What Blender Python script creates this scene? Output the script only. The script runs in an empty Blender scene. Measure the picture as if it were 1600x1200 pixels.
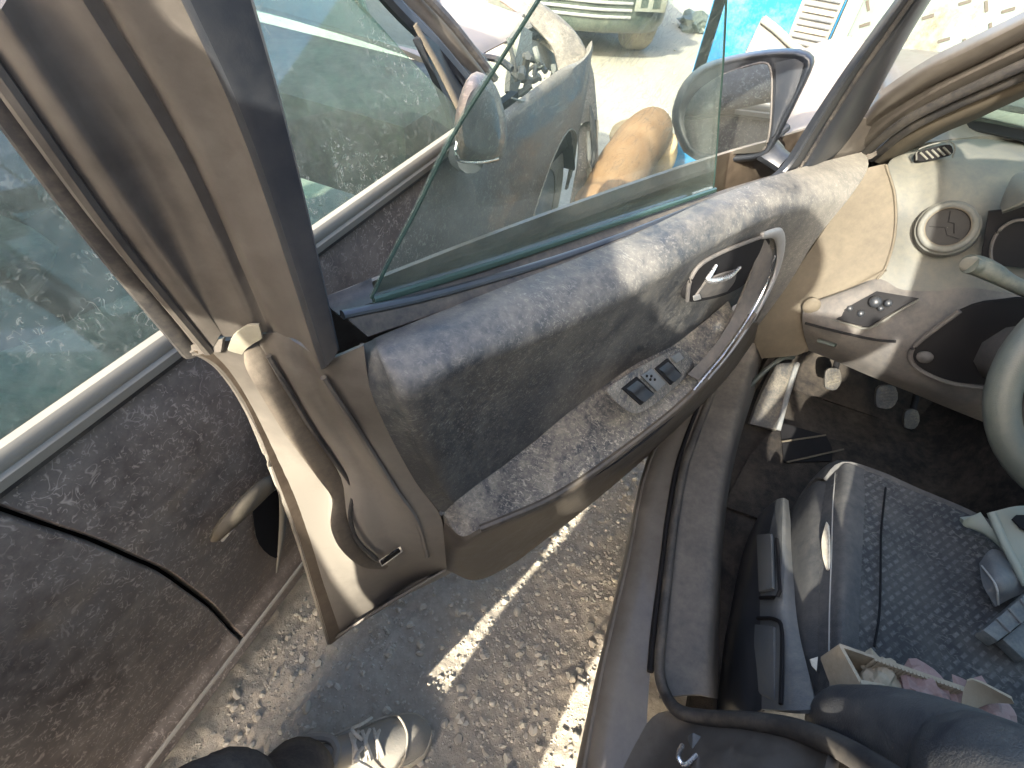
import bpy, bmesh, math, random
import numpy as np
from mathutils import Vector, Matrix

# ------------------------------------------------------------------ camera, world, sun, exposure
SC = bpy.context.scene
COL = SC.collection
random.seed(7); RNG = np.random.default_rng(7)
FPX, VPX, SLOPE, CAMH = 860.0, (1300.0, -207.0), 0.137, 1.33

def _camera_basis():
    n = np.array([-SLOPE, 1.0]); n /= np.linalg.norm(n)
    d = -(np.array(VPX) - [800, 600]) @ n
    nad = np.array([800, 600]) + n * FPX * FPX / d
    X = np.array([VPX[0] - 800, -(VPX[1] - 600), -FPX]); X /= np.linalg.norm(X)
    Z = -np.array([nad[0] - 800, -(nad[1] - 600), -FPX]); Z /= np.linalg.norm(Z)
    return np.array([X, np.cross(Z, X), Z])
RB = _camera_basis()
CAM = np.array([0, 0, CAMH])
cd = bpy.data.cameras.new('camera'); cam = bpy.data.objects.new('camera', cd); COL.objects.link(cam)
mw = Matrix(RB.tolist()).to_4x4(); mw.translation = Vector(CAM); cam.matrix_world = mw
cd.sensor_width = 36; cd.lens = FPX / 1600 * 36; cd.clip_start = 0.02; cd.clip_end = 600
SC.camera = cam

SUN = np.array([-0.875, 0.10, 0.475]); SUN /= np.linalg.norm(SUN)      # towards the sun: behind the photographer, a little to the left
W = bpy.data.worlds.new('World'); SC.world = W; W.use_nodes = True
nt = W.node_tree; nt.nodes.clear()
sky = nt.nodes.new('ShaderNodeTexSky'); sky.sky_type = 'NISHITA'; sky.sun_disc = False
sky.sun_elevation = math.asin(SUN[2]); sky.sun_rotation = math.atan2(SUN[0], SUN[1]); sky.dust_density = 4.0; sky.air_density = .8; sky.ozone_density = .5
bg = nt.nodes.new('ShaderNodeBackground'); bg.inputs['Strength'].default_value = 0.15
wo = nt.nodes.new('ShaderNodeOutputWorld')
nt.links.new(sky.outputs[0], bg.inputs[0]); nt.links.new(bg.outputs[0], wo.inputs[0])
sl = bpy.data.lights.new('sun', 'SUN'); so = bpy.data.objects.new('sun', sl); COL.objects.link(so)
sl.energy = 2.3; sl.angle = math.radians(0.55); sl.color = (1.0, 0.93, 0.80)
so.rotation_euler = Vector(SUN).to_track_quat('Z', 'Y').to_euler(); so.location = (-4, 0.5, 4)
SC.view_settings.view_transform = 'Standard'; SC.view_settings.look = 'None'
SC.view_settings.exposure = 3.1; SC.view_settings.gamma = 1.0; SC.view_settings.use_curve_mapping = False
SC.render.engine = 'CYCLES'
SC.cycles.transparent_max_bounces = 24; SC.cycles.max_bounces = 8; SC.cycles.use_denoising = True
SC.cycles.caustics_reflective = False; SC.cycles.caustics_refractive = False; SC.cycles.sample_clamp_indirect = 6

# ------------------------------------------------------------------ photo ray -> point on a plane of the real place
def ray(px, py): return RB @ np.array([px - 800, -(py - 600), -FPX])
def on(px, py, n, d):
    r = ray(px, py); n = np.asarray(n, float)
    return CAM + r * ((d - CAM @ n) / (r @ n))
def PX(px, py, x): return on(px, py, (1, 0, 0), x)
def PY(px, py, y): return on(px, py, (0, 1, 0), y)
def PZ(px, py, z): return on(px, py, (0, 0, 1), z)
DN = np.array([.454, .891, 0]); DE = np.array([-.891, .454, 0]); DH = np.array([1.347, -.259, 0])
def D(px, py, w): return on(px, py, DN, .381 + w)          # plane of the opened door, w metres towards its outside
def DU(px, py, u): return on(px, py, DE, DH @ DE + u)      # plane across the door, u metres from its hinge
def door(u, w, z): return DH + DE * u + DN * w + np.array([0, 0, z])

# ------------------------------------------------------------------ mesh helpers
def cr(A, m):
    A = np.asarray(A, float); n = len(A)
    if n < 2 or m <= 1: return A
    ext = np.concatenate([[2 * A[0] - A[1]], A, [2 * A[-1] - A[-2]]]); out = []
    for i in range(n - 1):
        p0, p1, p2, p3 = ext[i:i + 4]
        for t in np.arange(m) / m:
            out.append(.5 * (2 * p1 + (p2 - p0) * t + (2 * p0 - 5 * p1 + 4 * p2 - p3) * t * t + (3 * p1 - p0 - 3 * p2 + p3) * t ** 3))
    out.append(A[-1]); return np.array(out)

class MB:
    def __init__(s): s.v = []; s.f = []
    def add(s, v, f):
        o = len(s.v); s.v += [tuple(map(float, p)) for p in v]; s.f += [tuple(i + o for i in q) for q in f]; return s
    def surf(s, G, m=(4, 4), t=0.0, face=None):
        G = np.array(G, float)
        G = cr(G, m[0]); G = np.swapaxes(cr(np.swapaxes(G, 0, 1), m[1]), 0, 1)
        R, C = G.shape[:2]
        du = np.gradient(G, axis=0); dv = np.gradient(G, axis=1); N = np.cross(du, dv)
        N /= np.maximum(np.linalg.norm(N, axis=2, keepdims=True), 1e-9)
        ref = (CAM if face is None else np.asarray(face, float))
        flip = np.sum(N * (ref - G)) < 0
        if flip: N = -N
        idx = lambda i, j: i * C + j
        F = [(idx(i, j), idx(i + 1, j), idx(i + 1, j + 1), idx(i, j + 1)) for i in range(R - 1) for j in range(C - 1)]
        if flip: F = [q[::-1] for q in F]
        if not t: return s.add(G.reshape(-1, 3), F)
        B = (G - N * t).reshape(-1, 3); n = R * C
        F2 = [tuple(a + n for a in q[::-1]) for q in F]
        b = [idx(0, j) for j in range(C)] + [idx(i, C - 1) for i in range(1, R)] + [idx(R - 1, j) for j in range(C - 2, -1, -1)] + [idx(i, 0) for i in range(R - 2, 0, -1)]
        F3 = [(b[k], b[(k + 1) % len(b)], b[(k + 1) % len(b)] + n, b[k] + n) for k in range(len(b))]
        if not flip: F3 = [q[::-1] for q in F3]
        return s.add(np.concatenate([G.reshape(-1, 3), B]), F + F2 + F3)
    def tube(s, P, r, seg=10, m=5, up=(0, 0, 1), flat=1.0, closed=False, prof=None):
        P = np.array(P, float); n0 = len(P)
        r = np.full(n0, r, float) if np.isscalar(r) else np.array(r, float)
        if closed:
            P = np.concatenate([P, P[:1]]); r = np.append(r, r[0])
        P = cr(P, m); r = cr(r, m)
        if closed: P = P[:-1]; r = r[:-1]
        n = len(P)
        T = np.roll(P, -1, 0) - np.roll(P, 1, 0) if closed else np.gradient(P, axis=0)
        T /= np.maximum(np.linalg.norm(T, axis=1, keepdims=True), 1e-9)
        V = []; up = np.asarray(up, float)
        if prof is None:
            a = np.arange(seg) / seg * 2 * np.pi; prof = np.stack([np.cos(a), np.sin(a) * flat], 1)
        k = len(prof)
        for i in range(n):
            sd = np.cross(T[i], up); sd /= max(np.linalg.norm(sd), 1e-6); u2 = np.cross(sd, T[i])
            for a, b in prof: V.append(P[i] + (sd * a + u2 * b) * r[i])
        F = []
        for i in range(n if closed else n - 1):
            j = (i + 1) % n
            for q in range(k): F.append((i * k + q, i * k + (q + 1) % k, j * k + (q + 1) % k, j * k + q))
        if not closed: F += [tuple(range(k))[::-1], tuple((n - 1) * k + q for q in range(k))]
        return s.add(V, F)
    def loft(s, loops, m=(1, 1), cap=True):
        L = np.array(loops, float)
        if m[0] > 1: L = cr(L, m[0])
        if m[1] > 1:
            Q = np.swapaxes(L, 0, 1); Q = np.concatenate([Q[-1:], Q, Q[:2]]); Q = cr(Q, m[1])[m[1]:m[1] + len(loops[0]) * m[1]]
            L = np.swapaxes(Q, 0, 1)
        n, k = L.shape[:2]
        F = [(i * k + q, i * k + (q + 1) % k, (i + 1) * k + (q + 1) % k, (i + 1) * k + q) for i in range(n - 1) for q in range(k)]
        if cap: F += [tuple(range(k))[::-1], tuple((n - 1) * k + q for q in range(k))]
        return s.add(L.reshape(-1, 3), F)
    def plate(s, outline, vec, m=1):
        O = np.array(outline, float)
        if m > 1:
            O = np.concatenate([O[-1:], O, O[:2]]); O = cr(O, m)[m:m + len(outline) * m]
        vec = np.asarray(vec, float); n = len(O)
        F = [tuple(range(n)), tuple(range(2 * n - 1, n - 1, -1))] + [((i + 1) % n, i, i + n, (i + 1) % n + n) for i in range(n)]
        return s.add(np.concatenate([O, O + vec]), F)
    def box(s, c, ax, h):
        ax = [np.asarray(a, float) / np.linalg.norm(a) for a in ax]; c = np.asarray(c, float); V = []
        for sx in (-1, 1):
            for sy in (-1, 1):
                for sz in (-1, 1): V.append(c + ax[0] * h[0] * sx + ax[1] * h[1] * sy + ax[2] * h[2] * sz)
        return s.add(V, [(0, 1, 3, 2), (4, 6, 7, 5), (0, 4, 5, 1), (2, 3, 7, 6), (0, 2, 6, 4), (1, 5, 7, 3)])
    def ball(s, c, r, ax=None, seg=12, ring=8):
        r = np.full(3, r, float) if np.isscalar(r) else np.array(r, float); A = np.eye(3) if ax is None else np.array(ax, float)
        V = [np.array(c) + A.T @ (r * np.array([0, 0, 1]))]
        for i in range(1, ring):
            for j in range(seg):
                p, t = math.pi * i / ring, 2 * math.pi * j / seg
                V.append(np.array(c) + A.T @ (r * np.array([math.sin(p) * math.cos(t), math.sin(p) * math.sin(t), math.cos(p)])))
        V.append(np.array(c) - A.T @ (r * np.array([0, 0, 1]))); F = [(0, 1 + j, 1 + (j + 1) % seg) for j in range(seg)]
        for i in range(ring - 2):
            for j in range(seg): a = 1 + i * seg; F.append((a + j, a + seg + j, a + seg + (j + 1) % seg, a + (j + 1) % seg))
        a = 1 + (ring - 2) * seg; F += [(a + j, len(V) - 1, a + (j + 1) % seg) for j in range(seg)]
        return s.add(V, F)
    def build(s, name, mat, parent=None, sharp=38, bevel=0, sub=0, fix=True):
        me = bpy.data.meshes.new(name); me.from_pydata(s.v, [], s.f); me.update()
        if fix:
            bm = bmesh.new(); bm.from_mesh(me); bmesh.ops.recalc_face_normals(bm, faces=bm.faces)
            if bevel:
                ed = [e for e in bm.edges if len(e.link_faces) == 2 and e.calc_face_angle(0) > 0.6]
                bmesh.ops.bevel(bm, geom=ed, offset=bevel, segments=2, affect='EDGES', profile=.6, clamp_overlap=True)
            bm.to_mesh(me); bm.free()
        me.shade_smooth(); me.set_sharp_from_angle(angle=math.radians(sharp))
        me.materials.append(mat)
        o = bpy.data.objects.new(name, me); COL.objects.link(o); adopt(o, parent)
        if sub:
            md = o.modifiers.new('sub', 'SUBSURF'); md.levels = sub; md.render_levels = sub
        return o
def adopt(o, parent):
    if parent is not None:
        o.parent = parent
        o.matrix_parent_inverse = Matrix.Translation(parent.location).inverted() if parent.type == 'EMPTY' else Matrix.Identity(4)
def thing(name, label, cat, loc, group=None):
    e = bpy.data.objects.new(name, None); e.location = loc; COL.objects.link(e); e.empty_display_size = .1
    e['label'] = label; e['category'] = cat
    if group: e['group'] = group
    return e
def S(name, mat, parent, G, m=(4, 4), t=0.0, face=None, **k): return MB().surf(G, m, t, face).build(name, mat, parent, fix=(t > 0), **k)
def T(name, mat, parent, P, r, **k):
    b = {q: k.pop(q) for q in ('sharp', 'bevel') if q in k}
    return MB().tube(P, r, **k).build(name, mat, parent, **b)

# ------------------------------------------------------------------ materials
class NT:
    def __init__(s, name):
        s.m = bpy.data.materials.new(name); s.m.use_nodes = True; s.t = s.m.node_tree; s.t.nodes.clear()
        s.co = s.n('ShaderNodeTexCoord').outputs['Object']
    def n(s, ty, **k):
        q = s.t.nodes.new(ty)
        for a, b in k.items(): setattr(q, a, b)
        return q
    def put(s, sock, v):
        if hasattr(v, 'is_output'): s.t.links.new(v, sock)
        elif isinstance(v, (tuple, list)) and sock.type == 'RGBA': sock.default_value = (*v, 1) if len(v) == 3 else v
        else: sock.default_value = v
    def math(s, op, a, b=0.0, clamp=False):
        q = s.n('ShaderNodeMath', operation=op, use_clamp=clamp); s.put(q.inputs[0], a); s.put(q.inputs[1], b); return q.outputs[0]
    def noise(s, sc, det=4, ro=.6, dist=0.0, co=None):
        q = s.n('ShaderNodeTexNoise'); s.put(q.inputs['Vector'], co or s.co); q.inputs['Scale'].default_value = sc
        q.inputs['Detail'].default_value = det; q.inputs['Roughness'].default_value = ro; q.inputs['Distortion'].default_value = dist
        return q.outputs['Fac']
    def mapr(s, v, a, b, c=0.0, d=1.0):
        q = s.n('ShaderNodeMapRange'); s.put(q.inputs[0], v)
        for i, x in enumerate((a, b, c, d)): q.inputs[i + 1].default_value = x
        return q.outputs[0]
    def mix(s, f, a, b):
        q = s.n('ShaderNodeMix', data_type='RGBA'); s.put(q.inputs[0], f); s.put(q.inputs[6], a); s.put(q.inputs[7], b); return q.outputs[2]
    def mixf(s, f, a, b):
        q = s.n('ShaderNodeMix', data_type='FLOAT'); s.put(q.inputs[0], f); s.put(q.inputs[2], a); s.put(q.inputs[3], b); return q.outputs[0]
    def up(s):
        g = s.n('ShaderNodeNewGeometry'); x = s.n('ShaderNodeSeparateXYZ'); s.t.links.new(g.outputs['Normal'], x.inputs[0])
        return s.math('MAXIMUM', x.outputs[2], 0.0)
    def lint(s, sc, width=.032, keep=.47):
        """short curly fibres: the 0.5 contour of a warped noise, broken up by a second one (two sizes, two directions)"""
        tot = None
        for k, f in enumerate((1.0, 1.9)):
            mp = s.n('ShaderNodeMapping'); s.put(mp.inputs[0], s.co); mp.inputs['Location'].default_value = (k * 7.3, k * 3.1, k * 1.7); mp.inputs['Rotation'].default_value = (.4 * k, .9, 1.1 * k); mp.inputs['Scale'].default_value = (1, .55, 1)
            a = s.noise(sc * f, 1.5, .45, 1.0, mp.outputs[0]); a = s.math('ABSOLUTE', s.math('SUBTRACT', a, .5))
            a = s.mapr(a, 0, width * (1 + .4 * k), 1, 0); b = s.noise(sc * f * 1.3, 1, .5, 0, mp.outputs[0])
            a = s.math('MULTIPLY', a, s.mapr(b, keep + .04, keep + .12)); tot = a if tot is None else s.math('MAXIMUM', tot, a)
        return s.math('MULTIPLY', tot, s.mapr(s.noise(4.5, 3, .6), .35, .6, .15, 1))
    def out(s, sh):
        o = s.n('ShaderNodeOutputMaterial'); s.t.links.new(sh, o.inputs[0]); return s.m
DUST = (.34, .295, .225)
def M(name, base, rough=.5, metal=0.0, dust=.25, up=.25, dscale=7, dcol=DUST, lint=0.0, lsc=45, bump=0.0, bsc=300, coat=0.0, var=.25, contrast=2.2, spec=.5, streak=None, sun_patch=None):
    t = NT(name); p = t.n('ShaderNodeBsdfPrincipled')
    co = t.co
    if streak:
        mp = t.n('ShaderNodeMapping'); t.put(mp.inputs[0], t.co); mp.inputs['Scale'].default_value = streak; co = mp.outputs[0]
    n1 = t.noise(dscale, 9, .68, .4, co); n2 = t.noise(dscale * 9, 4, .7)
    f = t.math('ADD', t.math('MULTIPLY', t.math('SUBTRACT', n1, .5), contrast), dust)
    f = t.math('ADD', f, t.math('MULTIPLY', t.math('SUBTRACT', n2, .5), contrast * .6))
    if up: f = t.math('ADD', f, t.math('MULTIPLY', t.up(), up))
    if sun_patch:  # local paler spot that puts sunlight into the dust colour
        vm = t.n('ShaderNodeVectorMath', operation='DISTANCE'); t.put(vm.inputs[0], t.co); vm.inputs[1].default_value = sun_patch[0]
        f = t.math('ADD', f, t.math('MULTIPLY', t.mapr(vm.outputs['Value'], sun_patch[1] * .45, sun_patch[1], 1, 0), sun_patch[2]))
    f = t.math('MINIMUM', t.math('MAXIMUM', f, 0.0), .92)
    if dust <= 0: f = t.math('MULTIPLY', f, 0.0)
    ln = t.math('MULTIPLY', t.lint(lsc), lint) if lint else None
    b2 = t.mix(t.mapr(t.noise(3.1, 5, .6), .3, .7), tuple(c * (1 - var) for c in base), tuple(c * (1 + var) for c in base))
    cc = t.mix(f, b2, dcol)
    if ln:
        sp = t.mapr(t.noise(210, 2, .5), .66, .74, 0, .8)
        cc = t.mix(t.math('MAXIMUM', ln, t.math('MULTIPLY', sp, lint * lint)), cc, tuple(min(.6, c * 2.0) for c in dcol))
    t.put(p.inputs['Base Color'], cc); t.put(p.inputs['Roughness'], t.mixf(f, rough, .92))
    t.put(p.inputs['Metallic'], t.mixf(f, metal, 0.0)); t.put(p.inputs['Specular IOR Level'], t.mixf(f, spec, .06))
    if coat: t.put(p.inputs['Coat Weight'], t.mixf(f, coat, 0.0)); p.inputs['Coat Roughness'].default_value = .08
    if bump:
        bn = t.n('ShaderNodeBump'); bn.inputs['Strength'].default_value = bump; bn.inputs['Distance'].default_value = .002
        t.put(bn.inputs['Height'], t.noise(bsc, 3, .6)); t.t.links.new(bn.outputs[0], p.inputs['Normal'])
    return t.out(p.outputs[0])
def glass(name, tint, dust=.12, dcol=(.42, .40, .33), lint=.5, lsc=60, refl=1.0, scratch=False):
    t = NT(name)
    tr = t.n('ShaderNodeBsdfTransparent'); tr.inputs[0].default_value = (*tint, 1)
    gl = t.n('ShaderNodeBsdfGlossy'); gl.inputs['Roughness'].default_value = .03
    lw = t.n('ShaderNodeLayerWeight'); lw.inputs[0].default_value = .5
    fr = t.math('ADD', t.math('MULTIPLY', t.math('POWER', lw.outputs['Facing'], 4.0), .75 * refl), .035 * refl)
    m1 = t.n('ShaderNodeMixShader'); t.put(m1.inputs[0], fr); t.t.links.new(tr.outputs[0], m1.inputs[1]); t.t.links.new(gl.outputs[0], m1.inputs[2])
    df = t.n('ShaderNodeBsdfDiffuse'); df.inputs[0].default_value = (*dcol, 1)
    f = t.math('ADD', t.math('MULTIPLY', t.math('SUBTRACT', t.noise(9, 8, .7, .5), .5), dust * 2.2), dust)
    f = t.math('MAXIMUM', t.math('MULTIPLY', f, t.mapr(t.noise(70, 4, .7), .3, .7, .5, 1.3)), 0.0)
    if lint: f = t.math('MAXIMUM', f, t.math('MULTIPLY', t.lint(lsc), lint))
    m2 = t.n('ShaderNodeMixShader'); t.put(m2.inputs[0], f); t.t.links.new(m1.outputs[0], m2.inputs[1]); t.t.links.new(df.outputs[0], m2.inputs[2])
    return t.out(m2.outputs[0])

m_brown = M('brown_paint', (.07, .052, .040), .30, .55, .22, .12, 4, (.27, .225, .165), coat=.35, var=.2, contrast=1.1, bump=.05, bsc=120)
m_brown_in = M('brown_paint_inner', (.062, .054, .048), .26, .35, .26, .12, 5, (.218, .199, .168), coat=.35, contrast=.75, bump=.05, bsc=90, sun_patch=((.26, .39, .52), .36, .7))  # pale patch paints direct sun onto the latch flange, itself plain brown
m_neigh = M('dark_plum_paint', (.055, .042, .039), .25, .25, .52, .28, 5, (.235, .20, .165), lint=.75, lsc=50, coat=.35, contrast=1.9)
m_hood = M('sunlit_hood_paint', (.15, .125, .115), .45, .1, .5, .2, 5, (.28, .245, .20), contrast=1.0)  # car paint made paler to carry the sun glare on bonnet and wing
m_rubber = M('black_rubber', (.018, .018, .02), .55, 0, .07, .12, 14, (.25, .22, .17), contrast=.7, bump=.1)
m_oldseal = M('old_dusty_seal', (.035, .030, .026), .5, .0, .30, .15, 9, (.22, .185, .14), contrast=1.2, bump=.15)
m_blackplast = M('black_trim', (.013, .016, .021), .38, 0, .03, .04, 9, (.2, .19, .17), contrast=.22, bump=.06, bsc=500)
m_trim = M('slate_door_trim', (.030, .033, .037), .5, 0, .12, .10, 7, (.25, .235, .20), lint=.25, lsc=90, bump=.25, bsc=600, contrast=1.35, streak=(1, 1, .45), sun_patch=((1.32, -.25, .85), .42, .42))  # patch adds tan dust at the front end and paints in its sunlit brightness
m_shelf = M('dusty_armrest', (.030, .032, .036), .6, 0, .20, .12, 13, (.30, .27, .215), lint=.5, lsc=80, bump=.35, bsc=420, contrast=2.1)
m_lower = M('lower_door_trim', (.028, .025, .022), .42, 0, .14, .10, 6, (.22, .185, .14), contrast=1.0, bump=.12, bsc=500)
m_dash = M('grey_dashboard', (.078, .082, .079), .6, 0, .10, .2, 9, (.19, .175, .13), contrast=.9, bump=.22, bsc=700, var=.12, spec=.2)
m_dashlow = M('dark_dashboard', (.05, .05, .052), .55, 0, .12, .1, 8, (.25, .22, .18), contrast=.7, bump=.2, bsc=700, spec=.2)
m_ventdisc = M('vent_disc_plastic', (.016, .016, .016), .5, 0, .03, .0, 12, (.06, .055, .045), contrast=.5, bump=.1, bsc=600, spec=.1)
m_sillplate = M('worn_sill_plate', (.042, .041, .041), .5, 0, .22, .15, 9, (.2, .18, .15), contrast=1.3, bump=.1, bsc=400)
m_kick = M('kick_panel', (.066, .058, .046), .6, 0, .25, .1, 7, (.155, .135, .10), contrast=.8, bump=.15, bsc=600, spec=.12)
m_silver = M('satin_silver', (.32, .33, .34), .36, .7, .15, .2, 12, (.33, .3, .24), contrast=.8)
m_chrome = M('bright_chrome', (.75, .76, .78), .14, 1, .06, .1, 14, contrast=.5)
m_strip = M('dusty_bright_strip', (.26, .245, .21), .5, .1, .35, .05, 8, (.25, .23, .185), contrast=1.0)
m_carpet = M('dark_carpet', (.018, .017, .017), .95, 0, .07, .06, 5, (.13, .108, .08), contrast=.9, bump=.8, bsc=500, spec=.1)
m_pedal = M('pedal_rubber', (.035, .035, .035), .6, 0, .12, .12, 20, (.2, .18, .14))
m_wheel = M('steering_wheel', (.052, .062, .056), .5, 0, .05, .10, 10, (.18, .18, .145), contrast=.7, bump=.2, bsc=500)
m_stalk = M('grey_green_stalk', (.028, .038, .034), .5, 0, .04, .08, 10, (.16, .16, .13))
m_leather = M('black_leather', (.022, .025, .031), .42, 0, .10, .12, 6, (.2, .19, .16), contrast=.8, bump=.35, bsc=380)
m_seatside = M('seat_side_cloth', (.034, .037, .040), .85, 0, .12, .12, 9, (.18, .17, .15), contrast=1.0, bump=.5, bsc=600)
m_seattrim = M('seat_trim_plastic', (.085, .095, .102), .5, 0, .14, .15, 14, (.24, .23, .20), contrast=1.5, bump=.25, bsc=420)
m_seam = M('stitching', (.28, .28, .26), .8, 0, .15, 0, 30)
m_foam = M('pale_foam', (.6, .56, .45), .9, 0, .1, 0, 20, bump=.4)
m_card = M('cardboard', (.30, .25, .17), .85, 0, .2, 0, 20, (.38, .33, .25), bump=.2)
m_paper = M('pinkish_paper', (.26, .17, .15), .8, 0, .15, 0, 15, (.4, .31, .27), bump=.2)
m_greyplast = M('grey_green_plastic', (.22, .26, .225), .5, 0, .2, .15, 9, (.3, .3, .24), contrast=1.3)
m_darkbracket = M('dark_bracket', (.07, .078, .08), .5, 0, .2, .2, 18, (.25, .25, .22))
m_skin = M('brown_skin', (.20, .105, .065), .55, 0, .05, 0, 20, bump=.1)
m_denim = M('dark_trousers', (.040, .038, .040), .85, 0, .15, .05, 12, (.22, .20, .16), bump=.5, bsc=500, contrast=1.2)
m_shirt = M('grey_shirt', (.2, .2, .21), .85, 0, .05, 0, 12)
m_shoe = M('dusty_shoe', (.165, .162, .152), .6, 0, .2, .25, 14, (.28, .255, .205), contrast=1.2, bump=.3, bsc=240)
m_sole = M('shoe_sole', (.3, .285, .25), .7, 0, .4, .2, 14, (.36, .32, .25))
m_lace = M('shoe_lace', (.42, .41, .37), .8, 0, .2, .1, 20, bump=.4)
m_hair = M('black_hair', (.02, .016, .014), .6, 0, 0, 0, 9)
m_fur = M('ginger_fur', (.20, .11, .055), .9, 0, .22, 0, 26, (.31, .21, .125), contrast=1.5, bump=1.0, bsc=190, spec=.08, streak=(.35, 1, 1))
m_fur_pale = M('pale_fur', (.40, .28, .15), .9, 0, .15, 0, 18, (.45, .36, .24), bump=.8, bsc=160, spec=.08)
m_blue = M('sky_blue_paint', (.008, .115, .24), .7, .0, .06, .05, 5, (.2, .2, .17), contrast=1.1, spec=.12)
m_white = M('old_white_paint', (.15, .165, .15), .8, 0, .25, .1, 4, (.15, .125, .08), contrast=1.2, spec=.1)
m_greymetal = M('grey_metal', (.12, .125, .12), .7, .0, .2, .1, 9, (.18, .155, .115), contrast=1.2, spec=.1)
m_farcar = M('dark_green_paint', (.03, .045, .04), .3, .3, .12, .2, 4, (.25, .25, .19), coat=.3, contrast=.8)
m_tyre = M('dusty_tyre', (.04, .04, .04), .8, 0, .75, .2, 6, (.40, .36, .28), contrast=1.0, bump=.4)
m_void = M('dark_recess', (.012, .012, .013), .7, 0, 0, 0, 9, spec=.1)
m_int = M('neighbour_interior', (.06, .058, .055), .8, 0, .15, .2, 6)
m_lamp = M('cream_sheet_metal', (.24, .23, .18), .5, 0, .3, .1, 12, (.22, .195, .145))
m_gdash = glass('dusty_window', (.66, .82, .78), .17, (.30, .31, .27), lint=.8, lsc=42)
m_gdoor = glass('green_door_glass', (.92, .975, .95), .07, (.36, .44, .40), lint=.3, lsc=30, refl=1.3)
m_gwind = glass('windscreen_glass', (.82, .93, .90), .16, (.45, .5, .46), lint=.2)
m_gedge = M('green_glass_edge', (.03, .055, .048), .2, 0, 0, 0, 14, (.2, .24, .2))
def mirror_mat():
    t = NT('mirror_silver'); g = t.n('ShaderNodeBsdfGlossy'); g.inputs[0].default_value = (.82, .86, .86, 1); g.inputs['Roughness'].default_value = .02
    d = t.n('ShaderNodeBsdfDiffuse'); d.inputs[0].default_value = (.42, .42, .37, 1); mx = t.n('ShaderNodeMixShader')
    t.put(mx.inputs[0], t.mapr(t.noise(14, 8, .7), .3, .9, .03, .07)); t.t.links.new(g.outputs[0], mx.inputs[1]); t.t.links.new(d.outputs[0], mx.inputs[2])
    return t.out(mx.outputs[0])
m_mirror = mirror_mat()
def fabric_mat():
    """woven seat cloth: rows of short pale dashes on a dark ground"""
    t = NT('patterned_seat_cloth'); p = t.n('ShaderNodeBsdfPrincipled')
    mp = t.n('ShaderNodeMapping'); t.put(mp.inputs[0], t.co); mp.inputs['Rotation'].default_value = (0, 0, math.radians(38)); mp.inputs['Scale'].default_value = (1, 1, .05)
    b = t.n('ShaderNodeTexBrick'); t.t.links.new(mp.outputs[0], b.inputs['Vector']); b.offset = .5
    b.inputs['Scale'].default_value = 32; b.inputs['Mortar Size'].default_value = .15; b.inputs['Brick Width'].default_value = .60; b.inputs['Row Height'].default_value = .38; b.inputs['Mortar Smooth'].default_value = .5; b.inputs['Bias'].default_value = 0
    b.inputs['Color1'].default_value = (1, 1, 1, 1); b.inputs['Color2'].default_value = (.5, .5, .5, 1); b.inputs['Mortar'].default_value = (0, 0, 0, 1)
    d = t.mapr(t.noise(11, 8, .7), .4, .75, 0, .35)
    f = t.math('MULTIPLY', b.outputs['Color'], t.mapr(t.noise(260, 2, .5), .3, .7, .3, 1))
    c = t.mix(f, (.043, .044, .045), t.mix(t.mapr(t.noise(8, 4, .6), .35, .65), (.075, .077, .076), (.165, .165, .158))); c = t.mix(t.math('MAXIMUM', d, t.math('MULTIPLY', t.lint(50), .5)), c, (.2, .19, .165))
    t.put(p.inputs['Base Color'], c); p.inputs['Roughness'].default_value = .9; p.inputs['Specular IOR Level'].default_value = .2
    bn = t.n('ShaderNodeBump'); bn.inputs['Strength'].default_value = .5; bn.inputs['Distance'].default_value = .002; t.put(bn.inputs['Height'], f); t.t.links.new(bn.outputs[0], p.inputs['Normal'])
    return t.out(p.outputs[0])
m_fabric = fabric_mat()
def ground_mat():
    t = NT('dusty_earth'); p = t.n('ShaderNodeBsdfPrincipled')
    c = t.mix(t.mapr(t.noise(2.2, 8, .65, .3), .3, .7), (.335, .30, .245), (.42, .38, .31))
    c = t.mix(t.mapr(t.noise(46, 6, .7), .35, .72), c, (.275, .245, .20))
    c = t.mix(t.math('MULTIPLY', t.mapr(t.noise(170, 3, .6), .6, .72), .5), c, (.45, .41, .34))
    t.put(p.inputs['Base Color'], c); p.inputs['Roughness'].default_value = .95; p.inputs['Specular IOR Level'].default_value = .15
    bn = t.n('ShaderNodeBump'); bn.inputs['Strength'].default_value = .6; bn.inputs['Distance'].default_value = .006
    t.put(bn.inputs['Height'], t.noise(120, 6, .7)); t.t.links.new(bn.outputs[0], p.inputs['Normal'])
    return t.out(p.outputs[0])
m_ground = ground_mat()
def stone_mat():
    t = NT('pale_stone'); p = t.n('ShaderNodeBsdfPrincipled'); g = t.n('ShaderNodeNewGeometry')
    c = t.mix(g.outputs['Random Per Island'], (.30, .272, .225), (.47, .44, .375)); c = t.mix(t.mapr(t.noise(90, 5, .6), .3, .7, 0, .5), c, (.34, .30, .23))
    t.put(p.inputs['Base Color'], c); p.inputs['Roughness'].default_value = .9; return t.out(p.outputs[0])
m_stone = stone_mat()
def tread_mat():
    t = NT('worn_white_tread'); p = t.n('ShaderNodeBsdfPrincipled')
    r = t.mapr(t.noise(3.2, 8, .7, .3), .56, .66); r2 = t.mapr(t.noise(20, 6, .7), .35, .65)
    c = t.mix(t.math('MULTIPLY', r, r2), (.095, .125, .112), (.095, .037, .012)); c = t.mix(t.mapr(t.noise(7, 6, .6), .5, .7, 0, .45), c, (.085, .066, .04))
    t.put(p.inputs['Base Color'], c); p.inputs['Roughness'].default_value = .9; p.inputs['Specular IOR Level'].default_value = .08; return t.out(p.outputs[0])
m_tread = tread_mat()
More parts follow.
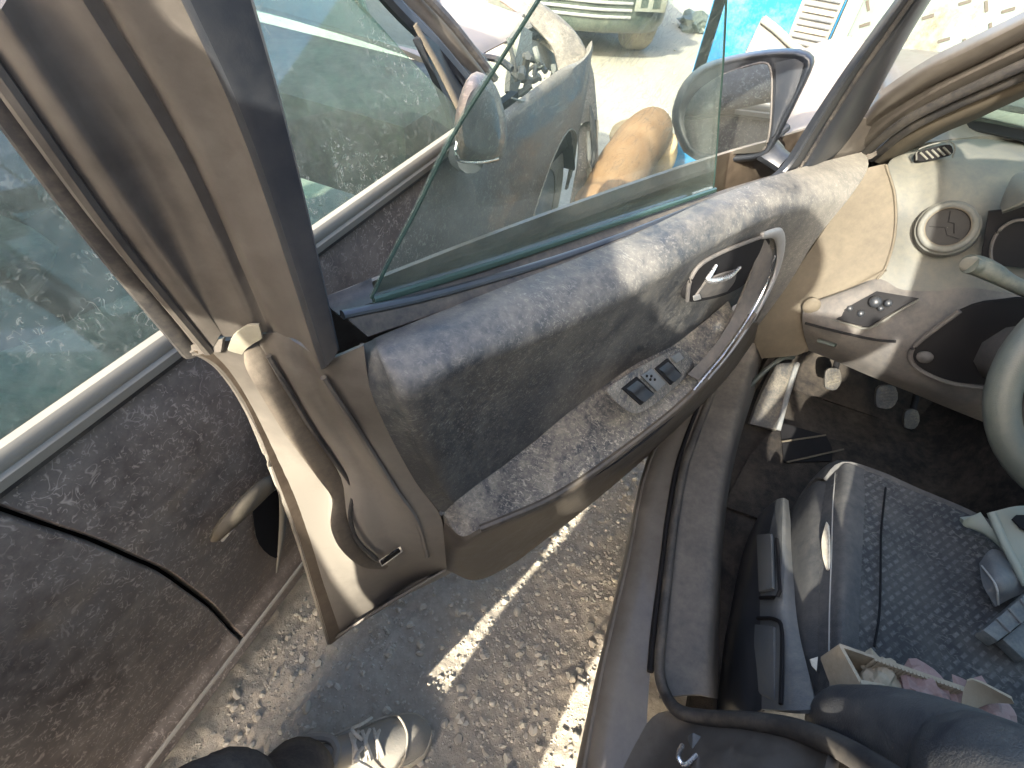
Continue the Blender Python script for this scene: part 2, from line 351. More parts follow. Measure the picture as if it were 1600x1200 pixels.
m_rust = M('rusty_lozenge', (.030, .025, .016), .7, 0, .3, 0, 5, (.06, .062, .055), contrast=2.5)

# ------------------------------------------------------------------ ground
from mathutils import noise as mn
def gz(x, y):
    z = .010 * mn.noise((x * 5, y * 5, 0)) + .006 * mn.noise((x * 17, y * 17, 3)) + .0035 * mn.noise((x * 52, y * 52, 7))
    cx, cy = .375, .165                                            # shoe print pressed into the dust
    a, b = (x - cx) * .64 - (y - cy) * .77, (x - cx) * .77 + (y - cy) * .64
    if abs(a) < .10 and abs(b) < .042:
        k = max(0, 1 - (a / .1) ** 4) * max(0, 1 - (b / .042) ** 4)
        z = z * (1 - .75 * k) + k * (-.004 + (.0035 if math.sin((a + abs(b) * .9) * 420) > .2 else 0))
    return z
def grid_sheet(name, xs, ys, zf, mat):
    v = [(x, y, zf(x, y)) for x in xs for y in ys]; n = len(ys)
    f = [(i * n + j, (i + 1) * n + j, (i + 1) * n + j + 1, i * n + j + 1) for i in range(len(xs) - 1) for j in range(n - 1)]
    o = MB().add(v, f).build(name, mat, None, sharp=180, fix=False); o['kind'] = 'structure'; return o
def span(edges):                                                    # uneven spacing: fine where the camera looks, coarse far off
    out = []
    for (a, b, n) in edges: out += list(np.linspace(a, b, n, endpoint=False))
    return out + [edges[-1][1]]
grid_sheet('ground', span([(-150, -8, 8), (-8, -1, 10), (-1, -.1, 20), (-.1, 1.5, 300), (1.5, 4, 60), (4, 12, 30), (12, 150, 12)]),
           span([(-150, -8, 8), (-8, -.5, 20), (-.5, -.12, 24), (-.12, .62, 150), (.62, 2.5, 40), (2.5, 8, 16), (8, 150, 8)]), gz, m_ground)

def rock(r, seed):
    R = np.random.default_rng(seed); bm = bmesh.new(); bmesh.ops.create_icosphere(bm, subdivisions=1, radius=1)
    V = np.array([v.co for v in bm.verts]); F = [tuple(v.index for v in f.verts) for f in bm.faces]; bm.free()
    V *= R.uniform(.72, 1.15, (len(V), 1)); V *= np.array([R.uniform(.8, 1.25), R.uniform(.65, 1.0), R.uniform(.45, .75)])
    a = R.uniform(0, 6.28); c, s_ = math.cos(a), math.sin(a); V = V @ np.array([[c, s_, 0], [-s_, c, 0], [0, 0, 1]])
    return V * r, F
shapes = [rock(1.0, k) for k in range(24)]
gb = MB()
for k in range(15000):
    if k < 11500: x, y = RNG.uniform(-.1, 1.45), RNG.uniform(-.14, .56)
    else: x, y = RNG.uniform(1.4, 7.5), RNG.uniform(-1.2, 2.6)
    dens = mn.noise((x * 4, y * 4, 11)) * .6 + .54 + (.35 if y < .06 else 0) + (.25 if y > .33 else 0)
    if RNG.random() > dens: continue
    r = .0016 + .0022 * RNG.exponential(); r = min(r, .0125)
    if x > 1.45: r *= 1.5
    V, F = shapes[RNG.integers(24)]
    gb.add(V * r + np.array([x, y, gz(x, y) + r * .22]), F)
o = gb.build('gravel', m_stone, None, sharp=20, fix=False); o['kind'] = 'stuff'; o['label'] = 'loose pale gravel scattered over the dusty ground'
spots = [(809, 955, .016), (480, 1105, .017), (640, 975, .012), (905, 1072, .017), (770, 1098, .011), (935, 870, .014), (870, 860, .013), (893, 858, .011), (560, 905, .010), (655, 1020, .011), (690, 1010, .012), (958, 985, .015), (895, 1060, .013), (620, 1097, .010), (545, 1040, .012), (850, 1000, .011), (720, 1075, .013), (900, 1150, .014), (955, 1010, .015), (838, 1112, .011)]
for k, (px, py, r) in enumerate(spots):
    p = PZ(px, py, .004); V, F = rock(r, 100 + k)
    V = np.array(V) * [1, 1, 1.15]
    o = MB().add(V, F).build('stone', m_stone, None, sharp=25); o.location = (p[0], p[1], gz(p[0], p[1]) + r * .3)
    md = o.modifiers.new('sub', 'SUBSURF'); md.levels = 1; md.render_levels = 1
    o['label'] = 'pale pebble lying in the dusty gravel between the two cars'; o['category'] = 'stone'; o['group'] = 'larger pebbles on the gravel'

# ------------------------------------------------------------------ neighbouring dark car
NB = thing('neighbour_car', 'dark plum dusty parked car along the left edge, its near headlight missing', 'car', (.6, 1.35, 0))
YC = 1.35
PROF = [(.16, .575), (.215, .53), (.235, .505), (.25, .5), (.27, .502), (.29, .512), (.33, .507), (.42, .492), (.55, .478), (.64, .471), (.70, .470), (.75, .473), (.80, .480), (.84, .488), (.872, .498)]
pz, pyy = [p[0] for p in PROF], [p[1] for p in PROF]
yf = lambda z: float(np.interp(z, pz, pyy))
shut = lambda z: float(np.interp(z, [.16, .23, .30, .45, .62, .75, .86, .95], [.165, .186, .187, .172, .147, .115, .079, .05]))
zs = [.225, .235, .25, .27, .29, .33, .38, .45, .55, .62, .68, .75, .80, .84, .872]
def flank(x0, x1, n=8, rim=.0, zz=zs, roll=None):
    """door skin between two edge curves x0(z), x1(z); edges rolled inwards so that the gaps read as real gaps"""
    G = []
    for z in zz:
        a, b = x0(z), x1(z); y = yf(z)
        row = [(a, y + .014, z), (a + .0008, y + .0035, z), (a + .0035, y, z)] + [(a + (b - a) * k / n, y, z) for k in range(1, n)] + [(b - .0035, y, z), (b - .0008, y + .0035, z), (b, y + .014, z)]
        G.append(row)
    return G
zd = [z for z in zs if z >= .29]
fd = S('front_door', m_neigh, NB, flank(lambda z: shut(z) + .0022, lambda z: 1.13 - .02 * (z - .3), zz=zs), m=(2, 1), t=.004)
S('rear_door', m_neigh, NB, flank(lambda z: -.92, lambda z: shut(z) - .0022, zz=zs), m=(2, 1), t=.004)
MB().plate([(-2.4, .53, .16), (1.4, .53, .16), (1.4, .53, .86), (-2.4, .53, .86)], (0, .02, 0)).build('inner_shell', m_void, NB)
T('sill', m_neigh, NB, [(x, .528, .21) for x in (-2.2, 0, 1.35)], .026, flat=.9, m=2)
T('door_lower_edge', m_strip, NB, [(x, .499, .250) for x in (-2.2, 0, 1.1)], .0045, m=2, seg=6)
T('sill_edge', m_strip, NB, [(x, .519, .196) for x in (-2.2, 0, 1.35)], .004, m=2, seg=6)
# belt strip, glass seals
def strip_run(x0, x1, pts): return [[(x, y, z) for x in np.linspace(x0, x1, 6)] for (y, z) in pts]
S('belt_strip', m_strip, NB, strip_run(-1.6, 1.06, [(.489, .874), (.481, .877), (.479, .889), (.482, .893), (.480, .897), (.4815, .909), (.484, .913), (.492, .914)]), m=(1, 1), t=.003)
S('belt_seal', m_rubber, NB, strip_run(-1.6, 1.06, [(.497, .866), (.485, .868), (.485, .876)]), m=(1, 1), t=.003)
yg = lambda z: .488 + (z - .9) * .42
fg = [[(x + (z - .9) * (-.0 if k == 0 else -1.02) * (1 if k == 5 else 0), yg(z), z) for k, x in enumerate(np.linspace(.03, 1.045, 6))] for z in (.90, 1.0, 1.1, 1.22, 1.36)]
S('front_side_window', m_gdash, NB, fg, m=(1, 1), t=.004)
S('rear_side_window', m_gdash, NB, [[(x, yg(z), z) for x in (-.85, -.5, -.05)] for z in (.90, 1.1, 1.36)], m=(1, 1), t=.004)
S('door_pillar', m_blackplast, NB, [[(x, yg(z) - .006, z) for x in (-.06, -.01, .04)] for z in (.90, 1.1, 1.37)], m=(1, 1), t=.03)
# corner guide of the front window, sail panel, windscreen pillar
T('window_guide', m_kick, NB, [(1.015, yg(.9) - .004, .905), (.985, yg(1.0) - .004, 1.0), (.952, yg(1.08) - .004, 1.075)], [.009, .008, .006], m=3, flat=.5, up=(0, 1, 0))
S('sail_panel', m_blackplast, NB, [[PY(722, 232, .505), PY(745, 120, .525)], [PY(690, 140, .53), PY(718, 98, .545)], [PY(654, 60, .55), PY(662, 52, .555)]], m=(3, 2), t=.012)
ap = [(1.20, .535, .925), (1.102, .585, 1.03), (1.03, .625, 1.10), (.93, .675, 1.21), (.68, .72, 1.40)]
T('windscreen_pillar', m_brown_in, NB, ap, [.020, .024, .026, .030, .034], flat=.75, up=(0, 1, 0))
T('windscreen_seal', m_rubber, NB, [(a - .01, b - .028, c + .02) for a, b, c in ap], .009, seg=8)
T('door_frame', m_blackplast, NB, [(a - .075, b - .02, c) for a, b, c in ap] + [(.3, .715, 1.40), (-.4, .71, 1.40), (-.95, .70, 1.36)], .015, seg=8)
S('windscreen', m_gwind, NB, [[(1.30, y, .93), (1.08, YC + (y - YC) * .93, 1.10), (.72, YC + (y - YC) * .82, 1.41)] for y in (.56, 1.0, 1.7, 2.14)], m=(2, 2), t=.005)
roof = []
for x, dz in ((.70, -.02), (.4, .02), (-.2, .035), (-.8, .01), (-1.25, -.06)):
    roof.append([(x, y, z + dz) for y, z in ((.70, 1.385), (.78, 1.43), (1.05, 1.455), (1.35, 1.46), (1.65, 1.455), (1.92, 1.43), (2.0, 1.385))])
S('roof', m_neigh, NB, roof, m=(3, 3), t=.02, face=(0, 1.3, 5))
S('rear_window', m_gwind, NB, [[(-1.26, y, 1.39), (-1.75, YC + (y - YC) * 1.1, .98)] for y in (.78, 1.35, 1.92)], m=(2, 2), t=.005, face=(-5, 1, 3))
S('far_side', m_neigh, NB, [[(x, y, z) for x in (-2.3, -1, 0, 1.2, 2.1)] for y, z in ((2.17, .2), (2.21, .5), (2.20, .88), (2.14, .9), (2.14, .86))], m=(2, 2), t=.03, face=(0, 5, 1))
for x0, x1 in ((-.9, -.06), (.02, .98)):
    S('far_window', m_gdash, NB, [[(x, 2.7 - yg(z), z) for x in (x0, (x0 + x1) / 2, x1 - (z - .9) * .5)] for z in (.9, 1.1, 1.36)], m=(1, 1), t=.004)
    T('far_window_frame', m_greymetal, NB, [(x0, 2.195, .9), (x1, 2.195, .9), (x1 - .25, 2.1, 1.15), (x0 + .15, 2.01, 1.37)], .022, m=1, closed=True, seg=6)
T('boot_lid', m_neigh, NB, [(-1.75, 1.35, .6), (-2.0, 1.35, .58), (-2.35, 1.35, .52)], [.82, .84, .78], prof=[(-1, -.45), (1, -.45), (1, .35), (.9, .42), (-.9, .42), (-1, .35)], m=2)
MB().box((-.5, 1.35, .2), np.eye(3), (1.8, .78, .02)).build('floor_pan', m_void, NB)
MB().box((1.16, 1.35, .80), np.eye(3), (.20, .76, .10)).build('dashboard', m_int, NB, bevel=.04)
def bucket(name, par, cx, cy, mat, zc=.52):
    L = []
    for t_, (x, z, hx, w) in enumerate([(.1, .0, .24, .22), (.12, .10, .25, .24), (-.12, .16, .10, .24), (-.24, .4, .07, .23), (-.33, .66, .055, .19), (-.36, .72, .04, .12), (-.38, .86, .04, .11)]):
        L.append([(cx + x + hx * a, cy + w * b, zc - .16 + z) for a, b in ((-1, -.9), (0, -1), (1, -.9), (1, .9), (0, 1), (-1, .9))])
    return MB().loft(L, m=(3, 3)).build(name, mat, par, sharp=180)
bucket('seat', NB, .35, .93, m_int); bucket('seat', NB, .35, 1.75, m_int)
MB().box((-.75, 1.35, .55), np.eye(3), (.3, .72, .2)).box((-1.05, 1.35, .82), [(1, 0, .25), (0, 1, 0), (-.25, 0, 1)], (.1, .72, .34)).build('rear_bench', m_int, NB, bevel=.05)
a_ = np.linspace(0, 2 * np.pi, 18, endpoint=False)
T('steering_wheel', m_int, NB, [(.80 + .17 * .4 * math.sin(t), .95 + .18 * math.cos(t), .86 + .17 * math.sin(t)) for t in a_], .016, closed=True, m=2, seg=8)
# door handle in its dished recess
pl = lambda px, py, y: PY(px, py, y)
hb = [pl(339, 838, .452), pl(352, 822, .440), pl(380, 793, .433), pl(410, 765, .436), pl(437, 748, .455)]
hd = T('door_handle', m_kick, fd, hb, [.011, .0155, .017, .017, .012], flat=.62, m=6, seg=14, up=(0, -1, 0))
T('handle_edge', m_silver, hd, [p + np.array([.002, -.003, -.0125]) for p in hb], .0022, m=5, seg=6)
MB().tube([p + np.array([0, .05, 0]) for p in (hb[3] * .6 + hb[4] * .4, hb[4])], .012, seg=8, m=1).build('handle_mount', m_blackplast, hd)
cres = [pl(425, 690, .474), pl(437, 735, .470), pl(443, 790, .472), pl(440, 840, .474), pl(432, 895, .478)]
T('handle_recess_rim', m_strip, fd, cres, [.002, .006, .010, .008, .002], flat=.25, m=5, seg=8, up=(0, -1, 0))
MB().plate([pl(420, 700, .4755), pl(432, 740, .4755), pl(439, 800, .4755), pl(436, 870, .4755), pl(405, 850, .4755), pl(395, 790, .4755), pl(402, 740, .4755)], (0, .001, 0), m=4).build('handle_recess', m_void, fd)
# mirror of the neighbour car
mir = [[], [], [], [], []]
mo = [(720, 250), (710, 200), (722, 140), (745, 112), (775, 135), (790, 185), (792, 225), (780, 250), (750, 256)]
cm = (750, 190)
for k, (s_, y) in enumerate([(.7, .30), (.96, .315), (1.0, .345), (.92, .40), (.5, .44)]):
    mir[k] = [pl(cm[0] + (px - cm[0]) * s_, cm[1] + (py - cm[1]) * s_, y) for px, py in mo]
mh = MB().loft(mir, m=(4, 3)).build('wing_mirror', m_neigh, NB, sharp=60)
T('mirror_rim', m_chrome, mh, [pl(725, 180, .316), pl(716, 215, .314), pl(714, 248, .314), pl(745, 254, .312), pl(778, 248, .314)], .0022, m=4, seg=6)
T('mirror_stem', m_blackplast, mh, [pl(735, 248, .40), pl(722, 245, .45), pl(715, 236, .50)], .025, m=3)
# fender, bonnet, bumper, broken headlamp opening
def fend(x): return .50 + .0 * x + (.10 * max(0, (x - 1.85) / .4) ** 2)
arch = lambda x: .64 - .0 - max(0, abs(x - 1.80)) ** 2 * 3.2
G = []
for x in (1.14, 1.25, 1.4, 1.52, 1.6, 1.7, 1.8, 1.9, 2.0, 2.08, 2.13):
    lo = max(.22, arch(x)); G.append([(x, fend(x) + .012, lo), (x, fend(x) - .003, lo + .01)] + [(x, fend(x) - .005 * math.sin(k / 5 * 3.1), lo + (.80 - lo) * k / 5) for k in range(1, 6)] + [(x, fend(x) + .006, .835), (x, fend(x) + .022, .848 - max(0, x - 1.7) * .1)])
fe = S('front_fender', m_neigh, NB, G, m=(2, 2), t=.006, face=(1.5, -3, 1))
def wheel(par, c, ax, R=.3, w=.10):
    ax = np.asarray(ax, float) / np.linalg.norm(ax); u = np.array([0, 0, 1.]); v = np.cross(ax, u); c = np.asarray(c, float)
    ring = lambda r, o, n=28: [c + ax * o + (u * math.cos(t) + v * math.sin(t)) * r for t in np.linspace(0, 2 * np.pi, n, endpoint=False)]
    wl = MB().loft([ring(R * .62, -w), ring(R * .93, -w), ring(R, -w * .7), ring(R, w * .7), ring(R * .93, w), ring(R * .64, w)], cap=False).build('wheel', m_tyre, par)
    MB().loft([ring(R * .64, w * .95), ring(R * .58, w * .8), ring(R * .2, w * .75), ring(R * .1, w * .95), ring(.001, w * .95)], cap=False).build('rim', m_silver, wl)
    return wl
wheel(NB, (1.80, .66, .30), (0, -1, 0)); wheel(NB, (-1.15, .66, .30), (0, -1, 0))
S('arch_lining', m_void, NB, [[(x, y, max(.2, arch(x) + .02)) for y in (.52, .95)] for x in (1.45, 1.55, 1.65, 1.8, 1.95, 2.08)], m=(2, 1), t=.01)
S('arch_edge', m_strip, fe, [[(x, fend(x) + .002, arch(x) + .004), (x, fend(x) - .006, arch(x) + .006)] for x in (1.5, 1.58, 1.68, 1.8, 1.92, 2.02, 2.1)], m=(3, 1), t=.003, face=(1.5, -3, 1))
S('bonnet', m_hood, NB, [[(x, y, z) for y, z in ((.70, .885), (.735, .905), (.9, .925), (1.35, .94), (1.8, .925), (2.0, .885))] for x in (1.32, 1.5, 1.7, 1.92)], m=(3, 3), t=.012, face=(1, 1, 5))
T('bonnet_gap_seal', m_brown_in, NB, [(1.935, y, .90) for y in (.74, 1.0, 1.5, 2.0)], .018, m=2, flat=.6)
T('loose_wire', m_rubber, NB, [PZ(683, -6, .93), PZ(687, 20, .935), PZ(691, 48, .93)], .004, seg=6)
T('wiper', m_rubber, NB, [PZ(722, 86, .93), PZ(775, 92, .94), PZ(800, 108, .93)], .008, seg=6)
bandO = [PX(934, 190, 2.08), PX(931, 150, 2.09), PX(926, 108, 2.10), PX(908, 62, 2.12), PX(880, 30, 2.12), PX(845, 4, 2.10), PX(800, -25, 2.08)]
bandI = [PX(890, 205, 1.95), PX(878, 145, 1.96), PX(873, 108, 1.98), PX(862, 72, 2.0), PX(842, 48, 2.0), PX(812, 22, 1.98), PX(770, -8, 1.96)]
S('bumper_cover', m_neigh, NB, [bandI, [(a + b) / 2 + np.array([.0, -.0, .014]) for a, b in zip(bandI, bandO)], bandO, [b + np.array([.04, .04, -.05]) for b in bandO]], m=(4, 5), t=.006)
low = [[PZ(932, 188, .62), PZ(935, 245, .50), PZ(932, 290, .38), PZ(926, 335, .26)], [PZ(918, 186, .60), PZ(919, 250, .50), PZ(917, 300, .37), PZ(912, 345, .25)], [PZ(905, 200, .58), PZ(902, 262, .48), PZ(893, 318, .36), PZ(885, 365, .24)]]
S('bumper_side', m_neigh, NB, low, m=(4, 4), t=.008)
T('bumper_bright_edge', m_strip, NB, [PZ(919, 205, .585), PZ(921, 250, .51), PZ(921, 290, .40), PZ(919, 325, .29)], [.006, .010, .012, .006], m=4, flat=.4)
T('torn_liner', m_rubber, NB, [PZ(922, 165, .66), PZ(926, 195, .61), PZ(928, 235, .53), PZ(924, 262, .48)], [.004, .012, .012, .004], m=4, flat=.5)
# inside of the lamp opening: cream sheet metal, radiator support, dark bits
S('inner_rail', m_lamp, NB, [[PY(816, 40, .70), PY(832, 50, .70)], [PY(808, 78, .67), PY(828, 88, .67)], [PY(798, 118, .64), PY(814, 128, .64)], [PY(796, 142, .62), PY(804, 154, .62)]], m=(3, 3), t=.015)
S('lamp_panel', m_lamp, NB, [[PY(832, 62, .72), PY(852, 72, .70), PY(874, 92, .68)], [PY(826, 92, .68), PY(852, 104, .67), PY(880, 118, .66)]], m=(3, 3), t=.01)
cb = MB()
for k in range(22):
    p = PY(RNG.uniform(806, 866), RNG.uniform(96, 146), RNG.uniform(.60, .64)); q = p + RNG.normal(0, .035, 3)
    cb.tube([p, (p + q) / 2 + RNG.normal(0, .01, 3), q], RNG.uniform(.004, .012), seg=6, m=3)
cb.build('broken_lamp_pieces', m_greymetal, NB)
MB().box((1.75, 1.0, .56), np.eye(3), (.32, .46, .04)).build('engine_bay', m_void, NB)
T('fender_edge', m_strip, NB, [PY(800, 153, .515), PY(822, 158, .515), PY(848, 141, .520), PY(873, 123, .53)], [.002, .004, .004, .003], m=3, seg=6)

# ------------------------------------------------------------------ brown car with the open door
BC = thing('brown_car', 'dusty brown car on the right with its front door wide open', 'car', (.6, -.85, 0))
dgrid = lambda rows: [[D(*q) for q in r] for r in rows]
# --- door: outer skin, latch end, window frame
latch = [
 [(300, 545, .130), (352, 533, .118), (385, 528, .108), (432, 520, .075), (470, 540, .058), (508, 562, .025), (568, 540, .005)],
 [(345, 575, .130), (398, 590, .108), (428, 590, .100), (462, 590, .062), (500, 604, .050), (538, 622, .022), (578, 605, .0)],
 [(390, 645, .132), (440, 672, .110), (470, 672, .100), (508, 668, .060), (540, 680, .050), (572, 692, .020), (602, 665, .0)],
 [(430, 745, .133), (495, 760, .112), (520, 752, .098), (553, 742, .058), (585, 752, .045), (618, 762, .014), (655, 760, .0)],
 [(464, 835, .120), (508, 835, .104), (530, 832, .090), (560, 815, .056), (602, 815, .038), (642, 812, .012), (688, 806, -.01)],
 [(491, 925, .097), (530, 905, .086), (560, 893, .074), (592, 878, .050), (622, 868, .034), (657, 857, .010), (695, 850, -.012)],
 [(514, 1004, .075), (556, 968, .068), (590, 946, .060), (636, 915, .050), (655, 904, .036), (677, 897, .018), (700, 890, -.006)]]
LG = np.array(dgrid(latch))
skin_edge = LG[:, 0]
hinge_edge = [door(-.03, w, z) for w, z in zip((.13, .138, .142, .142, .128, .105, .08), np.linspace(.93, .22, 7))]
dr = S('door', m_brown, BC, [[a, a * .66 + b * .34 + DN * .02, a * .33 + b * .67 + DN * .02, b] for a, b in zip(skin_edge, hinge_edge)], m=(4, 4), t=.006, face=DH + DN * 5)
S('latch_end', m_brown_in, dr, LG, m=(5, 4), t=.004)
bot = [[D(514, 1004, .075), D(700, 890, -.006), D(745, 905, -.02)], [door(.9, .075, .205), door(.85, .03, .2), door(.85, -.0, .22)], [door(0, .08, .215), door(0, .03, .21), door(0, 0, .22)]]
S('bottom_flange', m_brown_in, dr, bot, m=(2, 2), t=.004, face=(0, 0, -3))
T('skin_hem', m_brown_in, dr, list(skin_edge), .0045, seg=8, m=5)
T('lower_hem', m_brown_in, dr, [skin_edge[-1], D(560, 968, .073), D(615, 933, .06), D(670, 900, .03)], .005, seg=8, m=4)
sealp = [(392, 540, .100), (406, 562, .098), (428, 600, .092), (468, 668, .090), (514, 733, .088), (537, 770, .084), (533, 815, .076), (546, 853, .066), (575, 880, .056), (604, 886, .047)]
T('door_seal', m_oldseal, dr, [D(*q) for q in sealp], [.008, .016, .0175, .018, .0185, .0185, .017, .013, .010, .006], flat=.32, m=5, seg=12, up=tuple(-DN))
T('seal_lip', m_rubber, dr, [D(px + 14, py - 6, w - .016) for px, py, w in sealp[1:-1]], .0035, m=5, seg=6)
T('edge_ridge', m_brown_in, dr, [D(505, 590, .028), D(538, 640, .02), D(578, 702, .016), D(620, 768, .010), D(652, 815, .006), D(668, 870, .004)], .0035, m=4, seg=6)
MB().plate([D(596, 873, .030), D(626, 853, .026), D(630, 862, .024), D(601, 883, .028)], DE * .006).build('latch_slot', m_chrome, dr, bevel=.001)
MB().plate([D(601, 874, .028), D(624, 858, .024), D(626, 862, .023), D(603, 879, .027)], DE * .0075).build('latch_opening', m_void, dr)
S('latch_label', m_lamp, dr, dgrid([[(356, 548, .104), (364, 526, .095), (386, 510, .083), (404, 508, .076)], [(366, 551, .103), (375, 536, .094), (392, 523, .084), (407, 518, .076)], [(378, 554, .102), (385, 545, .094), (398, 536, .086), (409, 529, .078)]]), m=(3, 3), t=.003)
# window frame behind the glass: pressed ridges, outer rubber channel, black inner cover
def cols(*lines): return [[D(*q) for q in row] for row in zip(*lines)]
def dcol(A, B, C, wa, wb, wc): return [(A[0], A[1], wa), (B[0], B[1], wb), (C[0], C[1], wc)]
frame = cols(
 dcol((-45, 85), (160, 365), (304, 546), .082, .108, .135), dcol((-30, 66), (176, 360), (322, 546), .070, .095, .120),
 dcol((-12, 30), (190, 338), (334, 540), .052, .082, .112), dcol((2, 14), (203, 318), (345, 522), .046, .076, .106),
 dcol((22, -16), (222, 298), (352, 526), .052, .080, .106), dcol((62, -40), (262, 285), (380, 524), .046, .074, .098),
 dcol((98, -50), (292, 272), (402, 520), .036, .062, .088), dcol((128, -52), (310, 268), (422, 520), .040, .066, .086),
 dcol((150, -54), (326, 264), (436, 524), .026, .052, .074), dcol((200, -58), (362, 254), (470, 535), .016, .040, .055),
 dcol((262, -62), (396, 246), (500, 572), .004, .026, .032))
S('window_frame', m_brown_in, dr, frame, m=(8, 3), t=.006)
T('frame_rubber', m_rubber, dr, [D(-50, 80, .088), D(155, 366, .112), D(302, 550, .138)], .011, m=8, flat=.7, up=tuple(-DN))
T('frame_channel', m_brown_in, dr, [D(-36, 72, .066), D(172, 360, .092), D(326, 548, .118)], .006, m=8, seg=8)
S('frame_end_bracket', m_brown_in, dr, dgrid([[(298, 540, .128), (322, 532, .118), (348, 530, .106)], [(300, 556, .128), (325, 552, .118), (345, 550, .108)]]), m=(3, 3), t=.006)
S('pillar_cover', m_blackplast, dr, cols(
 dcol((255, -60), (392, 246), (502, 578), .004, .024, .030), dcol((270, -60), (402, 240), (510, 572), -.010, .008, .014),
 dcol((320, -58), (432, 240), (522, 560), -.012, .006, .010), dcol((376, -56), (457, 238), (529, 545), -.012, .004, .008),
 dcol((380, -55), (460, 239), (531, 548), .000, .016, .020)), m=(8, 2), t=.006)
T('frame_top_rail', m_brown_in, dr, [door(1.245, .02, 1.30), door(1.20, -.01, 1.355), door(1.08, -.035, 1.395), door(.85, -.06, 1.405), door(.62, -.075, 1.34), D(1455, -45, -.086)], [.05, .042, .036, .032, .030, .028], m=5, flat=.6, up=tuple(DN))
# --- glass hanging half way, tilted in its run
GLq = [[(580, 466, .050), (610, 405, .042), (652, 325, .030), (706, 215, .012), (775, 105, -.010), (870, -45, -.040)],
       [(760, 410, .050), (790, 345, .042), (815, 265, .030), (850, 170, .012), (900, 65, -.010), (950, -55, -.035)],
       [(940, 350, .050), (955, 285, .042), (970, 215, .030), (990, 125, .012), (1010, 30, -.010), (1035, -60, -.025)],
       [(1115, 293, .050), (1120, 235, .042), (1124, 175, .030), (1130, 100, .012), (1134, 20, -.008), (1138, -65, -.020)]]
gw = S('window_glass', m_gdoor, dr, dgrid(GLq), m=(4, 3), t=.0045)
T('glass_edge', m_gedge, gw, [D(*q) for q in GLq[0]], .0018, m=4, seg=6)
T('glass_edge', m_gedge, gw, [D(*q) for q in GLq[3]], .0014, m=4, seg=6)
T('glass_run_bottom', m_gedge, dr, [D(584, 470, .045), D(760, 416, .045), D(940, 356, .045), D(1117, 297, .045)], .0038, m=4, seg=8, flat=1.3)
S('belt_seal', m_rubber, dr, dgrid([[(575, 478, .052), (760, 424, .052), (940, 362, .052), (1120, 300, .052), (1225, 268, .05)],
                                    [(580, 492, .040), (760, 440, .042), (940, 374, .044), (1120, 306, .044), (1232, 270, .045)],
                                    [(540, 492, .034), (720, 452, .034), (930, 384, .036), (1120, 310, .038), (1235, 272, .04)],
                                    [(575, 526, .022), (705, 480, .024), (905, 402, .026), (1118, 314, .03), (1238, 276, .035)]]), m=(3, 4), t=.004)
T('belt_seal_lip', m_blackplast, dr, [D(535, 492, .036), D(700, 455, .034), D(920, 388, .036), D(1110, 315, .036)], .006, m=4, flat=.7)
S('outer_belt', m_rubber, dr, dgrid([[(512, 462, .105), (545, 450, .10), (580, 434, .10)], [(516, 480, .095), (548, 466, .09), (584, 452, .09)], [(530, 492, .07), (560, 480, .065), (590, 470, .06)]]), m=(3, 3), t=.004)
# --- inner trim
trim = [
 [(566, 538, .030), (571, 560, .012), (577, 605, .0), (600, 662, .0), (628, 716, .0), (657, 764, -.002), (694, 806, -.012)],
 [(580, 532, .026), (588, 556, -.004), (604, 610, -.022), (622, 655, -.024), (648, 708, -.018), (675, 756, -.014), (706, 792, -.016)],
 [(600, 522, .022), (610, 550, -.012), (634, 606, -.044), (650, 640, -.046), (672, 696, -.034), (694, 742, -.024), (716, 780, -.018)],
 [(700, 482, .020), (712, 512, -.018), (730, 562, -.050), (742, 590, -.043), (752, 640, -.020), (765, 695, -.012), (778, 735, -.012)],
 [(800, 442, .020), (815, 472, -.018), (838, 522, -.050), (848, 547, -.043), (862, 588, -.020), (876, 622, -.012), (888, 646, -.012)],
 [(900, 404, .020), (918, 434, -.018), (942, 476, -.048), (952, 497, -.042), (962, 526, -.020), (974, 556, -.012), (985, 575, -.012)],
 [(1000, 362, .020), (1015, 390, -.016), (1036, 424, -.042), (1045, 440, -.036), (1055, 466, -.020), (1066, 500, -.012), (1074, 528, -.012)],
 [(1120, 306, .022), (1132, 327, -.012), (1150, 358, -.034), (1154, 372, -.032), (1150, 420, -.008), (1145, 450, .002), (1138, 482, .0)],
 [(1240, 265, .020), (1248, 288, -.014), (1242, 320, -.038), (1234, 345, -.042), (1224, 400, -.036), (1212, 432, -.034), (1196, 462, -.030)],
 [(1352, 236, .020), (1356, 262, -.030), (1330, 305, -.058), (1292, 352, -.060), (1262, 394, -.056), (1228, 450, -.048), (1170, 528, -.030)]]
S('trim_panel', m_trim, dr, dgrid(trim), m=(6, 5), t=.005)
S('trim_end_cap', m_lower, dr, dgrid([[(562, 536, .034), (574, 566, .012)], [(566, 580, .02), (580, 608, .0)], [(578, 640, .014), (602, 660, 0)], [(606, 705, .012), (630, 715, 0)], [(640, 760, .008), (660, 764, 0)], [(684, 806, -.006), (698, 806, -.012)]]), m=(4, 2), t=.004)
BE = [(690, 796, -.010), (694, 800, -.012), (716, 778, -.016), (778, 733, -.011), (835, 690, -.011), (888, 644, -.011), (985, 573, -.011), (1040, 545, -.011), (1085, 515, -.011), (1138, 470, -.004)]
ME = [(692, 806, -.012), (712, 822, -.035), (738, 800, -.040), (790, 765, -.042), (845, 732, -.048), (905, 685, -.052), (1005, 616, -.055), (1060, 580, -.055), (1108, 545, -.050), (1150, 490, -.035)]
FE = [(694, 816, -.014), (722, 838, -.055), (750, 826, -.068), (795, 808, -.082), (858, 780, -.095), (930, 735, -.103), (1042, 650, -.106), (1096, 600, -.098), (1138, 552, -.085), (1178, 490, -.065)]
